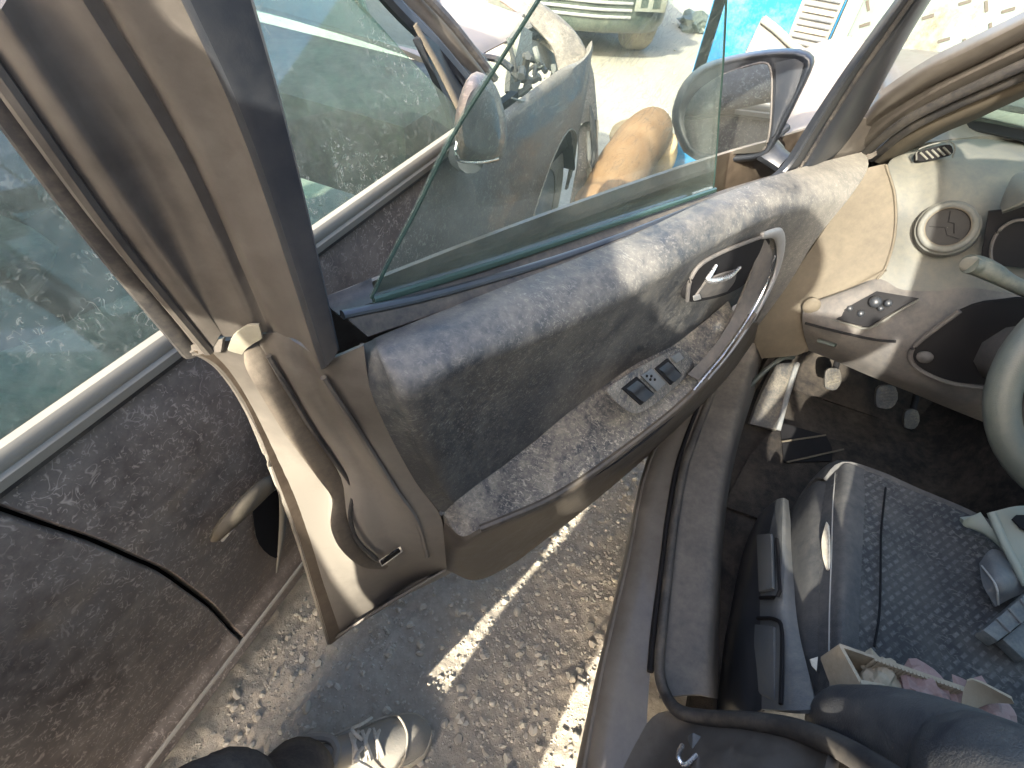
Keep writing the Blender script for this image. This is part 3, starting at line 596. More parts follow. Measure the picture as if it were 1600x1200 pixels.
S('armrest', m_shelf, dr, dgrid([BE, ME, FE]), m=(6, 5), t=.006)
LP1 = [(px - 1, py + 14, w - .003) for px, py, w in FE]; LP2 = [(695, 855, -.012), (712, 862, -.045), (748, 866, -.052), (802, 845, -.06), (868, 812, -.066), (945, 760, -.072), (1052, 670, -.078), (1104, 618, -.074), (1146, 566, -.066), (1184, 505, -.055)]
LP3 = [(698, 890, -.006), (706, 894, -.01), (745, 907, -.018), (800, 882, -.022), (850, 845, -.022), (915, 795, -.022), (1020, 706, -.022), (1085, 645, -.022), (1130, 600, -.022), (1180, 530, -.02)]
S('lower_trim', m_lower, dr, dgrid([FE, LP1, LP2, LP3]), m=(5, 5), t=.006)
T('armrest_lip', m_lower, dr, [D(px, py, w) for px, py, w in FE[2:]], .006, m=5, seg=8)
T('trim_gap', m_void, dr, [D(905, 757, -.104), D(960, 722, -.108), D(1020, 676, -.110), D(1062, 642, -.108)], [.001, .0035, .0035, .001], m=5, seg=6)
# silver pull trim, handle bowl, lever
pt = [(1190, 368, -.036), (1216, 366, -.040), (1219, 400, -.046), (1205, 445, -.055), (1180, 493, -.068), (1143, 548, -.088), (1112, 586, -.098), (1092, 610, -.103)]
T('pull_trim', m_silver, dr, [D(*q) for q in pt], [.007, .0110, .0098, .0078, .0060, .0048, .0040, .002], flat=.5, m=6, seg=12, up=tuple(-DN))
T('pull_trim_bead', m_chrome, dr, [D(px - 8, py, w - .006) for px, py, w in pt[2:]], .0018, m=6, seg=6)
S('pull_inner', m_dashlow, dr, dgrid([[(1195, 372, -.034), (1207, 400, -.044), (1195, 445, -.053), (1168, 492, -.066), (1132, 545, -.085), (1092, 594, -.098)],
                                      [(1180, 385, -.028), (1176, 420, -.036), (1160, 462, -.045), (1142, 500, -.055), (1112, 545, -.070), (1075, 585, -.082)]]), m=(3, 5), t=.004)
bez = [(1074, 470), (1080, 440), (1094, 416), (1122, 398), (1155, 384), (1190, 370), (1203, 378), (1190, 408), (1168, 440), (1140, 458), (1108, 468)]
MB().plate([D(px, py, -.034) for px, py in bez], DN * .012, m=4).build('handle_bezel', m_void, dr)
T('bezel_rim', m_dashlow, dr, [D(px, py, -.036) for px, py in [(1074, 470), (1078, 440), (1093, 415), (1122, 397), (1155, 383), (1195, 368)]], .0035, m=5, seg=8)
S('handle_cup', m_dashlow, dr, dgrid([[(1104, 440, -.040), (1125, 430, -.044), (1152, 422, -.040)], [(1094, 455, -.038), (1120, 452, -.042), (1148, 440, -.038)], [(1084, 466, -.036), (1108, 464, -.038), (1136, 456, -.036)]]), m=(3, 3), t=.004)
T('inner_handle', m_chrome, dr, [D(1119, 415, -.045), D(1111, 428, -.050), D(1106, 438, -.052), D(1122, 438, -.056), D(1140, 432, -.054), D(1156, 418, -.046)], [.0028, .0035, .0042, .0048, .0042, .0028], m=5, seg=10)
MB().plate([D(px, py, -.0395) for px, py in [(1082, 462), (1092, 459), (1094, 466), (1083, 469)]], -DN * .003).build('lock_button', m_silver, dr, bevel=.001)
# window switches on the armrest
def on_arm(a, b, lift=0.0):
    """point on the armrest switch plate, a along, b across, in its own plane"""
    o = D(940, 612, -.070); ea = D(1050, 548, -.045) - o; eb = D(985, 650, -.097) - o
    n = np.cross(ea, eb); n /= np.linalg.norm(n); n = n if n[2] > 0 else -n
    return o + ea * a + eb * b + n * (.004 + lift)
UPN = on_arm(.5, .5, 1) - on_arm(.5, .5, 0)
sw = MB().plate([on_arm(*q) for q in [(0, .1), (.08, -.06), (.5, -.12), (.98, -.06), (1.1, .15), (1.1, .55), (1.02, .8), (.55, 1.0), (.12, 1.02), (0, .8)]], UPN * .004, m=3).build('switch_plate', m_shelf, dr, bevel=.001)
for a0, a1 in ((.14, .36), (.60, .82)):
    MB().plate([on_arm(a0, .12, .003), on_arm(a1, .05, .003), on_arm(a1, .72, .003), on_arm(a0, .80, .003)], UPN * .0035).build('switch_well', m_void, sw)
for a0, a1, hgt in ((.17, .33, .006), (.63, .79, .006)):
    MB().loft([[on_arm(a0, b, .006) + UPN * (h), on_arm(a1, b - .04, .006) + UPN * (h), on_arm(a1, b - .04, .002), on_arm(a0, b, .002)] for b, h in ((.16, .0), (.34, .004), (.5, .002), (.74, .006))], m=(3, 1)).build('window_switch', m_blackplast, sw, bevel=.0006)
MB().plate([on_arm(.40, .08, .004), on_arm(.56, .05, .004), on_arm(.56, .65, .004), on_arm(.40, .72, .004)], UPN * .004).build('mirror_switch', m_seattrim, sw, bevel=.001)
for k in range(4):
    a, b = .44 + .04 * (k % 2), .15 + .07 * k
    MB().ball(on_arm(a, b, .009), .0024, seg=6, ring=4).build('switch_mark', m_void, sw)
MB().plate([on_arm(.86, .05, .004), on_arm(1.0, .05, .004), on_arm(1.0, .3, .004), on_arm(.86, .3, .004)], UPN * .004).build('lock_switch', m_seattrim, sw, bevel=.001)
# front frame of the window, corner triangle, mirror
ffL = [(1190, 285, .045), (1222, 258, .040), (1262, 195, .020), (1310, 122, -.010), (1360, 52, -.040), (1420, -30, -.075)]
ffM = [(1215, 285, .030), (1250, 262, .026), (1295, 190, .004), (1338, 122, -.026), (1385, 55, -.056), (1445, -30, -.090)]
ffR = [(1262, 275, .030), (1300, 245, .022), (1338, 190, .002), (1378, 122, -.030), (1420, 50, -.062), (1475, -40, -.098)]
ffE = [(1270, 275, .050), (1308, 246, .040), (1346, 190, .020), (1384, 122, -.012), (1424, 50, -.044), (1480, -40, -.080)]
S('front_window_frame', m_blackplast, dr, dgrid([ffL, [(a, b, c - .012) for a, b, c in [((p[0] + q[0]) / 2, (p[1] + q[1]) / 2, (p[2] + q[2]) / 2) for p, q in zip(ffL, ffM)]], ffM]), m=(3, 4), t=.006)
S('front_frame_cover', m_blackplast, dr, dgrid([ffM, [((p[0] + q[0]) / 2, (p[1] + q[1]) / 2, (p[2] + q[2]) / 2 - .010) for p, q in zip(ffM, ffR)], ffR, ffE]), m=(3, 4), t=.006)
T('frame_bead', m_rubber, dr, [D(a, b, c - .004) for a, b, c in ffM], .0035, m=5, seg=8)
S('corner_panel', m_brown_in, dr, dgrid([[(1284, 250, .028), (1318, 246, .026), (1352, 234, .024)], [(1318, 222, .026), (1338, 222, .024), (1360, 218, .022)], [(1345, 185, .022), (1355, 185, .02), (1366, 183, .018)]]), m=(3, 3), t=.01)
mo = [(1052, 190), (1056, 158), (1070, 128), (1098, 103), (1145, 88), (1200, 79), (1248, 78), (1270, 90), (1266, 112), (1248, 150), (1228, 190), (1208, 228), (1192, 246), (1150, 253), (1105, 253), (1070, 236)]
mc = np.array([1160, 170])
def mring(s_, u): return [DU(mc[0] + (p[0] - mc[0]) * s_, mc[1] + (p[1] - mc[1]) * s_, u) for p in mo]
hs = MB().loft([mring(.86, .252), mring(.94, .258), mring(1.0, .246), mring(1.02, .215), mring(.96, .165), mring(.74, .125), mring(.3, .108)], m=(3, 2), cap=True).build('mirror_housing', m_blackplast, dr, sharp=70)
mg = [(1075, 188), (1082, 160), (1098, 138), (1128, 118), (1165, 104), (1195, 98), (1205, 112), (1206, 145), (1204, 190), (1199, 222), (1188, 236), (1150, 239), (1108, 238), (1084, 222)]
mgp = [DU(*q, .2595) for q in mg]; mgc = np.mean(mgp, 0)
mgp = [p + DE * (.045 * ((p - mgc) @ DN) - .06 * (p - mgc)[2] + .004) for p in mgp]
MB().plate(mgp, DE * .0025, m=3).build('mirror_glass', m_mirror, hs)
S('mirror_inner_face', m_blackplast, hs, [[DU(px, py, u) for px, py, u in r] for r in [[(1212, 98, .262), (1240, 92, .262), (1256, 100, .258)], [(1212, 150, .262), (1230, 150, .262), (1244, 140, .258)], [(1206, 215, .262), (1210, 210, .262), (1218, 195, .258)]]], m=(3, 3), t=.004)
T('mirror_bead', m_rubber, hs, [DU(*q, .261) for q in mg], .002, m=3, seg=6, closed=True)
T('mirror_arm', m_blackplast, hs, [DU(1190, 225, .20), D(1205, 240, .085), D(1225, 255, .055)], [.035, .032, .03], m=4, flat=.6)
T('mirror_knob', m_blackplast, hs, [D(1200, 225, .09), D(1222, 205, .085), D(1229, 199, .085)], [.005, .007, .008], m=2, seg=8)

# --- body: sill, seal, pillars, floor
def zrow(pts): return [PZ(*q) for q in pts]
S('sill', m_brown_in, BC, [zrow([(880, 1290, .24), (930, 1060, .24), (975, 870, .24), (1010, 720, .24), (1075, 590, .24)]), zrow([(893, 1250, .32), (934, 1050, .325), (978, 870, .325), (1012, 718, .325), (1080, 592, .33)]),
   zrow([(925, 1260, .352), (955, 1060, .352), (993, 880, .352), (1025, 728, .352), (1090, 600, .355)]), zrow([(965, 1260, .358), (990, 1060, .358), (1016, 880, .358), (1042, 735, .358), (1098, 606, .36)]),
   zrow([(1005, 1250, .362), (1015, 1060, .362), (1034, 885, .362), (1060, 742, .362), (1104, 612, .362)])], m=(3, 4), t=.006)
T('sill_edge', m_brown_in, BC, zrow([(905, 1240, .338), (940, 1055, .338), (982, 872, .338), (1016, 722, .338), (1084, 594, .342)]), .0045, m=4, seg=8)
T('door_aperture_seal', m_rubber, BC, [PZ(1135, 545, .42), PZ(1112, 615, .378), PZ(1074, 715, .378), PZ(1056, 800, .378), PZ(1046, 880, .378), PZ(1035, 980, .378), PZ(1030, 1045, .378), PZ(1040, 1085, .385)] +
  [PZ(1062, 1112, .41), PZ(1105, 1122, .44), PZ(1165, 1126, .50), PZ(1230, 1136, .56), PZ(1300, 1162, .63), PZ(1370, 1202, .71), PZ(1440, 1256, .80), np.array((.10, -.255, 1.0)), np.array((.10, -.30, 1.25))], [.009] * 8 + [.010, .011, .0115, .0120, .0125, .0125, .0120, .0115, .0115], m=6, seg=12, flat=1.1)
T('aperture_seal_groove', m_void, BC, zrow([(1100, 612, .366), (1062, 715, .366), (1045, 800, .366), (1035, 880, .366), (1022, 980, .366), (1016, 1050, .366)]), .0055, m=4, seg=6)
S('sill_plate', m_sillplate, BC, [zrow([(1030, 1090, .366), (1034, 960, .366), (1050, 800, .366), (1072, 690, .368), (1106, 605, .375), (1136, 540, .415)]), zrow([(1085, 1085, .382), (1090, 960, .382), (1102, 800, .382), (1122, 690, .384), (1150, 590, .40), (1168, 535, .44)]),
  zrow([(1112, 1090, .376), (1116, 960, .376), (1126, 800, .376), (1146, 690, .380), (1174, 585, .40), (1188, 540, .44)]), zrow([(1122, 1092, .30), (1124, 960, .30), (1134, 800, .30), (1155, 690, .30), (1184, 600, .30), (1200, 555, .34)])], m=(4, 4), t=.005)
S('rear_pillar', m_brown_in, BC, [[PZ(890, 1280, .33), PZ(965, 1190, .352), PZ(1020, 1120, .366), PZ(1050, 1112, .395)], [PZ(930, 1330, .37), PZ(1000, 1230, .38), PZ(1060, 1150, .40), PZ(1098, 1128, .43)], [PZ(1010, 1400, .45), PZ(1060, 1290, .46), PZ(1110, 1180, .48), PZ(1160, 1134, .49)],
  [PZ(1090, 1460, .52), PZ(1130, 1330, .53), PZ(1175, 1215, .54), PZ(1226, 1144, .55)], [PZ(1200, 1520, .60), PZ(1230, 1380, .61), PZ(1260, 1260, .61), PZ(1296, 1170, .62)], [(-.10, -.15, .80), (-.02, -.19, .80), (.07, -.22, .80), (.13, -.235, .80)], [(-.15, -.20, 1.1), (-.06, -.22, 1.1), (.03, -.25, 1.1), (.10, -.27, 1.1)], [(-.20, -.31, 1.40), (-.10, -.33, 1.40), (.02, -.345, 1.40), (.11, -.355, 1.38)]], m=(4, 4), t=.012, face=(1.5, .6, .8))
st = MB().box(PZ(1085, 1170, .43), [(1, .2, .1), (0, 1, 0), (0, 0, 1)], (.016, .007, .012)).build('striker', m_seattrim, BC, bevel=.003)
T('striker_loop', m_chrome, st, [PZ(1066, 1165, .445), PZ(1060, 1182, .46), PZ(1070, 1195, .46), PZ(1088, 1180, .455)], .0035, m=4, seg=8)
S('side_panel', m_brown, BC, [[(x, y, z) for x in (.02, -.6, -1.3, -2.0)] for y, z in ((-.16, .25), (-.12, .5), (-.13, .8), (-.17, .9), (-.22, .92))], m=(3, 2), t=.02, face=(0, 3, .6))
S('floor', m_carpet, BC, [[(x, y, z) for x in (.3, .8, 1.2, 1.45, 1.62)] for y, z in ((-.28, .25), (-.45, .245), (-.70, .25), (-.80, .30), (-.86, .48), (-1.0, .48), (-1.06, .3), (-1.6, .25))], m=(3, 3), t=.02, face=(.9, -.7, 3))
S('toe_board', m_carpet, BC, [[(x, y, z) for y in (-.27, -.6, -.85, -1.6)] for x, z in ((1.40, .25), (1.52, .30), (1.64, .45), (1.68, .9))], m=(3, 2), t=.02)
S('kick_side', m_carpet, BC, [[(x, y, z) for z in (.24, .32, .40, .48)] for x, y in ((1.27, -.30), (1.36, -.305), (1.5, -.31), (1.7, -.315))], m=(2, 2), t=.015, face=(1.3, -1, .5))
S('floor_mat', m_carpet, BC, [[PZ(1130, 790, .262), PZ(1180, 700, .265), PZ(1225, 660, .268)], [PZ(1280, 840, .258), PZ(1300, 750, .262), PZ(1320, 690, .266)], [PZ(1430, 860, .258), PZ(1440, 760, .262), PZ(1455, 690, .266)]], m=(4, 4), t=.008)
S('mat_patch', m_void, BC, [[PZ(1218, 660, .276), PZ(1222, 690, .274), PZ(1225, 722, .274)], [PZ(1290, 680, .276), PZ(1300, 700, .274), PZ(1300, 720, .274)]], m=(3, 3), t=.003)
for a in (((1222, 690), (1290, 680)), ((1230, 722), (1318, 702))):
    T('mat_rib', m_kick, BC, [PZ(*a[0], .279), PZ(*a[1], .279)], .0025, m=1, seg=6)
S('foot_rest', m_pedal, BC, [[PZ(1172, 662, .28), PZ(1215, 672, .28)], [PZ(1190, 615, .33), PZ(1228, 622, .33)], [PZ(1215, 568, .38), PZ(1246, 566, .38)]], m=(4, 2), t=.02)
T('foot_rest_edge', m_seattrim, BC, [PZ(1216, 672, .285), PZ(1229, 622, .335), PZ(1246, 567, .385)], .007, m=4, seg=8, flat=.7)
T('bonnet_cable', m_stalk, BC, [PZ(1165, 610, .36), PZ(1195, 580, .40), PZ(1222, 560, .43), PZ(1240, 558, .43)], .006, m=4, seg=8)
for (px, py, w, h, z) in ((1302, 592, 26, 34, .37), (1386, 620, 34, 36, .37), (1425, 655, 24, 30, .34)):
    pd = MB().plate([PZ(px - w * .5, py + h * .35, z), PZ(px - w * .45, py - h * .35, z + .03), PZ(px - w * .1, py - h * .5, z + .035), PZ(px + w * .4, py - h * .42, z + .03), PZ(px + w * .5, py + h * .1, z), PZ(px + w * .2, py + h * .5, z - .01), PZ(px - w * .25, py + h * .5, z - .01)], (.012, 0, -.008), m=2).build('pedal', m_pedal, BC, bevel=.002)
    for k in range(4):
        b = MB().tube([PZ(px - w * .35, py - h * .2 + k * h * .14, z + .022 - k * .006), PZ(px + w * .32, py - h * .28 + k * h * .14, z + .022 - k * .006)], .0022, seg=6, m=1).build('pad_rib', m_pedal, pd)
    T('pedal_arm', m_void, pd, [PZ(px, py, z + .005) + np.array([.015, 0, 0]), PZ(px, py, z) + np.array([.10, 0, .06]), PZ(px, py, z) + np.array([.16, 0, .20])], .008, m=3)
# --- windscreen pillar, bonnet, wing, roof, windscreen
P0 = np.array([1.37, -.26, .93]); Pd = np.array([-.37, -.04, .27]); PN = np.cross(Pd, np.array([.3, -1, 0])); PN /= np.linalg.norm(PN)
PN = PN if PN @ (CAM - P0) > 0 else -PN
def A(px, py, o=0.0): return on(px, py, PN, P0 @ PN + o)
def aline(*pts): return [A(*p) for p in pts]
pil = [aline((1330, 190, -.07), (1362, 158, -.06), (1381, 138, -.055), (1447, 94, -.05), (1510, 62, -.045), (1600, 18, -.04), (1720, -45, -.035)),
       aline((1335, 200, -.045), (1364, 166, -.04), (1390, 148, -.034), (1450, 110, -.028), (1512, 80, -.024), (1600, 36, -.02), (1720, -25, -.018)),
       aline((1340, 212, -.034), (1366, 182, -.03), (1400, 160, -.026), (1455, 128, -.022), (1515, 100, -.02), (1600, 58, -.018), (1720, 0, -.016)),
       aline((1342, 218, -.040), (1370, 190, -.036), (1404, 166, -.033), (1457, 134, -.03), (1518, 105, -.028), (1600, 64, -.026), (1720, 6, -.024)),
       aline((1344, 226, -.020), (1378, 198, -.018), (1412, 174, -.016), (1460, 144, -.014), (1523, 112, -.012), (1600, 76, -.01), (1720, 20, -.01)),
       aline((1352, 238, -.016), (1392, 212, -.014), (1425, 188, -.012), (1468, 164, -.012), (1530, 134, -.012), (1600, 102, -.012), (1720, 46, -.012))]
S('windscreen_pillar', m_brown_in, BC, pil, m=(4, 5), t=.008)
T('pillar_seal', m_rubber, BC, aline((1352, 240, -.002), (1372, 222, .0), (1395, 203, .002), (1425, 183, .003), (1470, 160, .003), (1535, 130, .003), (1600, 101, .003), (1720, 48, .003)), .0095, m=5, seg=10, flat=.8)
T('pillar_seal', m_rubber, BC, aline((1362, 248, -.002), (1386, 228, .0), (1410, 208, .002), (1440, 190, .003), (1485, 168, .003), (1545, 142, .003), (1605, 116, .003), (1720, 64, .003)), .0085, m=5, seg=10, flat=.8)
S('pillar_trim', m_kick, BC, [aline((1362, 250, -.006), (1390, 220, -.006), (1420, 198, -.006), (1456, 178, -.006), (1508, 155, -.006), (1600, 114, -.006), (1720, 60, -.006)), aline((1374, 256, .008), (1402, 238, .008), (1430, 220, .008), (1466, 200, .008), (1516, 178, .008), (1600, 140, .008), (1720, 88, .008)), aline((1381, 258, -.012), (1412, 240, -.014), (1436, 228, -.016), (1474, 208, -.016), (1522, 188, -.016), (1600, 152, -.016), (1720, 100, -.016))], m=(4, 5), t=.006)
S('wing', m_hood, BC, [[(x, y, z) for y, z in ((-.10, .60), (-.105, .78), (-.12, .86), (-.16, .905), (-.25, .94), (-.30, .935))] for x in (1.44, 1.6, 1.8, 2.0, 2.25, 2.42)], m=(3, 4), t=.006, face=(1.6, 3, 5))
T('wing_gap_seal', m_rubber, BC, [(x, -.305, .94) for x in (1.45, 1.8, 2.2)] + [(2.4, -.33, .89)], .008, m=3, seg=8)
S('bonnet', m_brown_in, BC, [[(x, y, z - (x - 1.62) * .03 - max(0, x - 2.2) * .25) for y, z in ((-.315, .945), (-.35, .985), (-.5, 1.01), (-.95, 1.015), (-1.3, 1.0), (-1.6, .93))] for x in (1.58, 1.8, 2.05, 2.3, 2.44)], m=(3, 4), t=.012, face=(1.6, -.8, 5))
S('scuttle', m_brown_in, BC, [[(1.38, -.275, .91), (1.5, -.30, .945), (1.62, -.32, .955)], [(1.42, -.33, .93), (1.5, -.38, .955), (1.62, -.42, .97)], [(1.62, -.6, .955), (1.66, -.6, .95), (1.7, -.6, .95)], [(1.68, -.95, .96), (1.72, -.95, .955), (1.74, -.95, .95)]], m=(4, 3), t=.01, face=(1, -.3, 5))
S('windscreen', m_gwind, BC, [[(1.40, -.29, .945), (1.03, -.325, 1.215), (.62, -.40, 1.42)], [(1.60, -.45, .955), (1.18, -.46, 1.22), (.66, -.48, 1.44)], [(1.70, -.85, .96), (1.25, -.85, 1.235), (.70, -.85, 1.46)], [(1.60, -1.28, .955), (1.18, -1.27, 1.22), (.66, -1.24, 1.44)], [(1.40, -1.45, .945), (1.03, -1.42, 1.215), (.62, -1.34, 1.42)]], m=(4, 4), t=.005)
S('windscreen_border', m_void, BC, [[PZ(1440, 196, .962), PZ(1482, 185, .958), PZ(1545, 192, .965), PZ(1600, 204, .968), PZ(1760, 240, .97)], [PZ(1450, 205, .955), PZ(1486, 196, .952), PZ(1550, 208, .955), PZ(1600, 219, .958), PZ(1760, 256, .96)]], m=(2, 4), t=.004)
rl = []
for x in (.62, .3, -.2, -.8, -1.2):
    rl.append([(x, y, z - (.05 if x > .6 else 0) - max(0, -.4 - x) * .1) for y, z in ((-.325, 1.37), (-.345, 1.405), (-.42, 1.44), (-.6, 1.465), (-.85, 1.475), (-1.1, 1.465), (-1.28, 1.44), (-1.36, 1.40))])
S('roof', m_brown, BC, rl, m=(3, 3), t=.035, face=(0, -.8, 5))
S('far_side', m_dashlow, BC, [[(x, y, z) for x in (-2.0, -.5, .6, 1.5)] for y, z in ((-1.62, .2), (-1.66, .5), (-1.63, .88), (-1.58, .92))], m=(2, 2), t=.05, face=(0, 3, .7))
for xa, xb in ((-.9, -.05), (.05, 1.2)):
    S('far_window', m_gdash, BC, [[(xa, -1.59, .92), (xb, -1.59, .92)], [(xa, -1.5, 1.15), (xb - .25, -1.5, 1.15)], [(xa + .1, -1.40, 1.38), (xb - .6, -1.40, 1.38)]], m=(1, 1), t=.004)
T('roof_rail', m_brown_in, BC, [A(1760, -40, -.03), np.array([.80, -.325, 1.325]), np.array([.55, -.338, 1.39]), np.array([.1, -.345, 1.41]), np.array([-.5, -.345, 1.40]), np.array([-1.1, -.36, 1.33])], .03, m=4, flat=.8)
S('rear_bulkhead', m_dashlow, BC, [[(-1.1, y, z) for y in (-.25, -.9, -1.6)] for z in (.2, .6, .95)], m=(1, 1), t=.1)
MB().box((-.55, -.9, .45), np.eye(3), (.4, .62, .14)).build('rear_seat', m_seatside, BC, bevel=.05)

# --- dashboard
kp = [[PX(1356, 262, 1.345), PX(1374, 258, 1.345), PX(1384, 256, 1.35)], [PX(1318, 315, 1.31), PX(1360, 310, 1.325), PX(1398, 305, 1.335)], [PX(1270, 385, 1.28), PX(1335, 380, 1.30), PX(1398, 365, 1.31)], [PX(1215, 460, 1.25), PX(1295, 455, 1.27), PX(1384, 415, 1.285)], [PX(1178, 520, 1.24), PX(1258, 500, 1.25), PX(1370, 435, 1.27)], [PX(1190, 560, 1.26), PX(1245, 555, 1.255), PX(1262, 545, 1.25)]]
S('kick_trim', m_kick, BC, kp, m=(5, 5), t=.006)
T('kick_trim_edge', m_kick, BC, [p[2] + np.array([-.004, 0, 0]) for p in kp[:5]], .0028, m=5, seg=6)
T('door_aperture_trim', m_kick, BC, [PX(1352, 260, 1.34), PX(1312, 315, 1.305), PX(1262, 385, 1.275), PX(1208, 460, 1.245), PX(1172, 520, 1.235)], .0055, m=5, seg=8)
dg = [[PX(1420, 236, 1.50), PX(1450, 210, 1.56), PX(1490, 196, 1.62), PX(1560, 207, 1.66), PX(1640, 222, 1.68), PX(1800, 255, 1.69)],
      [PX(1388, 256, 1.385), PX(1422, 248, 1.43), PX(1475, 240, 1.435), PX(1550, 247, 1.44), PX(1640, 260, 1.45), PX(1800, 300, 1.46)],
      [PX(1398, 305, 1.345), PX(1434, 305, 1.345), PX(1480, 292, 1.335), PX(1550, 300, 1.34), PX(1640, 315, 1.34), PX(1800, 350, 1.34)],
      [PX(1398, 365, 1.318), PX(1430, 362, 1.300), PX(1480, 355, 1.290), PX(1545, 345, 1.30), PX(1640, 365, 1.30), PX(1800, 400, 1.30)],
      [PX(1384, 415, 1.290), PX(1420, 425, 1.270), PX(1475, 425, 1.265), PX(1530, 412, 1.275), PX(1640, 425, 1.27), PX(1800, 450, 1.27)],
      [PX(1368, 436, 1.270), PX(1408, 452, 1.255), PX(1460, 455, 1.25), PX(1520, 450, 1.25), PX(1640, 470, 1.25), PX(1800, 500, 1.25)]]
da = S('dashboard', m_dash, BC, dg, m=(6, 6), t=.006)
kn = [[PX(1300, 464, 1.262), PX(1368, 436, 1.268), PX(1408, 452, 1.255), PX(1460, 455, 1.25), PX(1520, 450, 1.25), PX(1640, 470, 1.25)],
      [PX(1262, 474, 1.235), PX(1325, 462, 1.235), PX(1390, 470, 1.225), PX(1455, 490, 1.22), PX(1520, 500, 1.22), PX(1640, 520, 1.22)],
      [PX(1254, 492, 1.212), PX(1300, 508, 1.190), PX(1362, 524, 1.18), PX(1430, 545, 1.175), PX(1510, 570, 1.175), PX(1640, 600, 1.175)],
      [PX(1256, 520, 1.22), PX(1298, 540, 1.20), PX(1360, 566, 1.185), PX(1430, 595, 1.18), PX(1510, 620, 1.18), PX(1640, 655, 1.18)],
      [PX(1264, 548, 1.25), PX(1300, 562, 1.24), PX(1360, 588, 1.22), PX(1425, 614, 1.22), PX(1500, 645, 1.22), PX(1640, 700, 1.22)]]
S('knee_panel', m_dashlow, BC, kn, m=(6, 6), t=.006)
T('knee_seam', m_void, BC, [PX(1258, 505, 1.196), PX(1300, 516, 1.180), PX(1362, 530, 1.170), PX(1400, 534, 1.166)], .0028, m=5, seg=6)
S('switch_panel', m_void, BC, [[PX(1298, 497, 1.20), PX(1356, 511, 1.172)], [PX(1335, 474, 1.218), PX(1395, 487, 1.20)], [PX(1370, 455, 1.236), PX(1436, 466, 1.212)]], m=(4, 4), t=.004)
T('switch_panel_rim', m_dash, BC, [PX(1298, 499, 1.198), PX(1328, 507, 1.184), PX(1358, 513, 1.170), PX(1398, 490, 1.196), PX(1436, 468, 1.210)], .0022, m=3, seg=6)
for px, py, x, r in ((1368, 472, 1.205, .013), (1388, 474, 1.202, .008), (1345, 490, 1.200, .008), (1328, 482, 1.212, .007), (1376, 482, 1.196, .006)):
    MB().ball(PX(px, py, x), r, seg=10, ring=6).build('switch_knob', m_blackplast, BC)
MB().ball(PX(1268, 478, 1.215), (.006, .018, .022)).build('fuse_cover_knob', m_kick, BC)
T('bonnet_release', m_stalk, BC, [PX(1278, 532, 1.19), PX(1306, 540, 1.175)], .007, m=2, flat=.5)
pk = [(1424, 556), (1436, 534), (1500, 486), (1560, 470), (1640, 480), (1640, 612), (1560, 603), (1490, 596), (1440, 578)]
MB().plate([PX(px, py, 1.168) for px, py in pk], (.006, 0, 0), m=3).build('dash_pocket', m_void, BC)
T('pocket_rim', m_dashlow, BC, [PX(px, py, 1.166) for px, py in [(1500, 486), (1436, 534), (1422, 558), (1440, 580), (1490, 600), (1560, 608), (1640, 618)]], .005, m=5, seg=8)
MB().ball(PX(1445, 558, 1.16), (.01, .016, .014)).build('pocket_bolt', m_dashlow, BC)
# round outlet with vanes, small outlet
vc = PX(1480, 356, 1.268); vn = CAM - vc; vn = np.array([-.80, .30, .45]); vn /= np.linalg.norm(vn)
vu = np.cross([0, 0, 1], vn); vu /= np.linalg.norm(vu); vv = np.cross(vn, vu)
circ = lambda r, o=0, n=28: [vc + vn * o + (vu * math.cos(t) + vv * math.sin(t)) * r for t in np.linspace(0, 2 * np.pi, n, endpoint=False)]
vt = T('round_vent', m_dash, da, circ(.0425, .009), .0068, closed=True, m=2, seg=12)
T('vent_ring', m_kick, vt, circ(.0375, .0115), .0022, closed=True, m=2, seg=8)
MB().loft([circ(.038, .012), circ(.037, .005), circ(.020, .0055), circ(.001, .0055)], cap=False).build('vent_disc', m_ventdisc, vt)
MB().loft([circ(.056, -.02), circ(.053, .0), circ(.044, .006)], cap=False).build('vent_housing', m_dash, vt)
vp = lambda a, b, o=.0058: vc + vn * o + vu * a * .0375 + vv * b * .0375
T('vane_gap', m_void, vt, [vp(-.35, .75), vp(-.12, .25), vp(.14, .28), vp(.42, -.15)], .0011, m=1, seg=6)
T('vane_gap', m_void, vt, [vp(-.75, -.28), vp(-.1, -.05), vp(.2, -.35), vp(.8, -.30)], .0007, m=1, seg=6)
sv = MB().plate([PX(px, py, 1.392) for px, py in [(1434, 248), (1438, 236), (1478, 226), (1488, 231), (1484, 243), (1440, 252)]], (.02, 0, -.01), m=3).build('small_vent', m_void, da)
for k in range(5):
    T('vent_slat', m_dash, sv, [PX(1438 + k * 9, 238 - k * 2, 1.391), PX(1449 + k * 9, 249 - k * 2, 1.389)], .0020, m=1, seg=6)
T('small_vent_rim', m_dash, sv, [PX(px, py, 1.385) for px, py in [(1432, 250), (1436, 233), (1480, 221), (1492, 230), (1488, 246)]], .0016, m=4, seg=8)
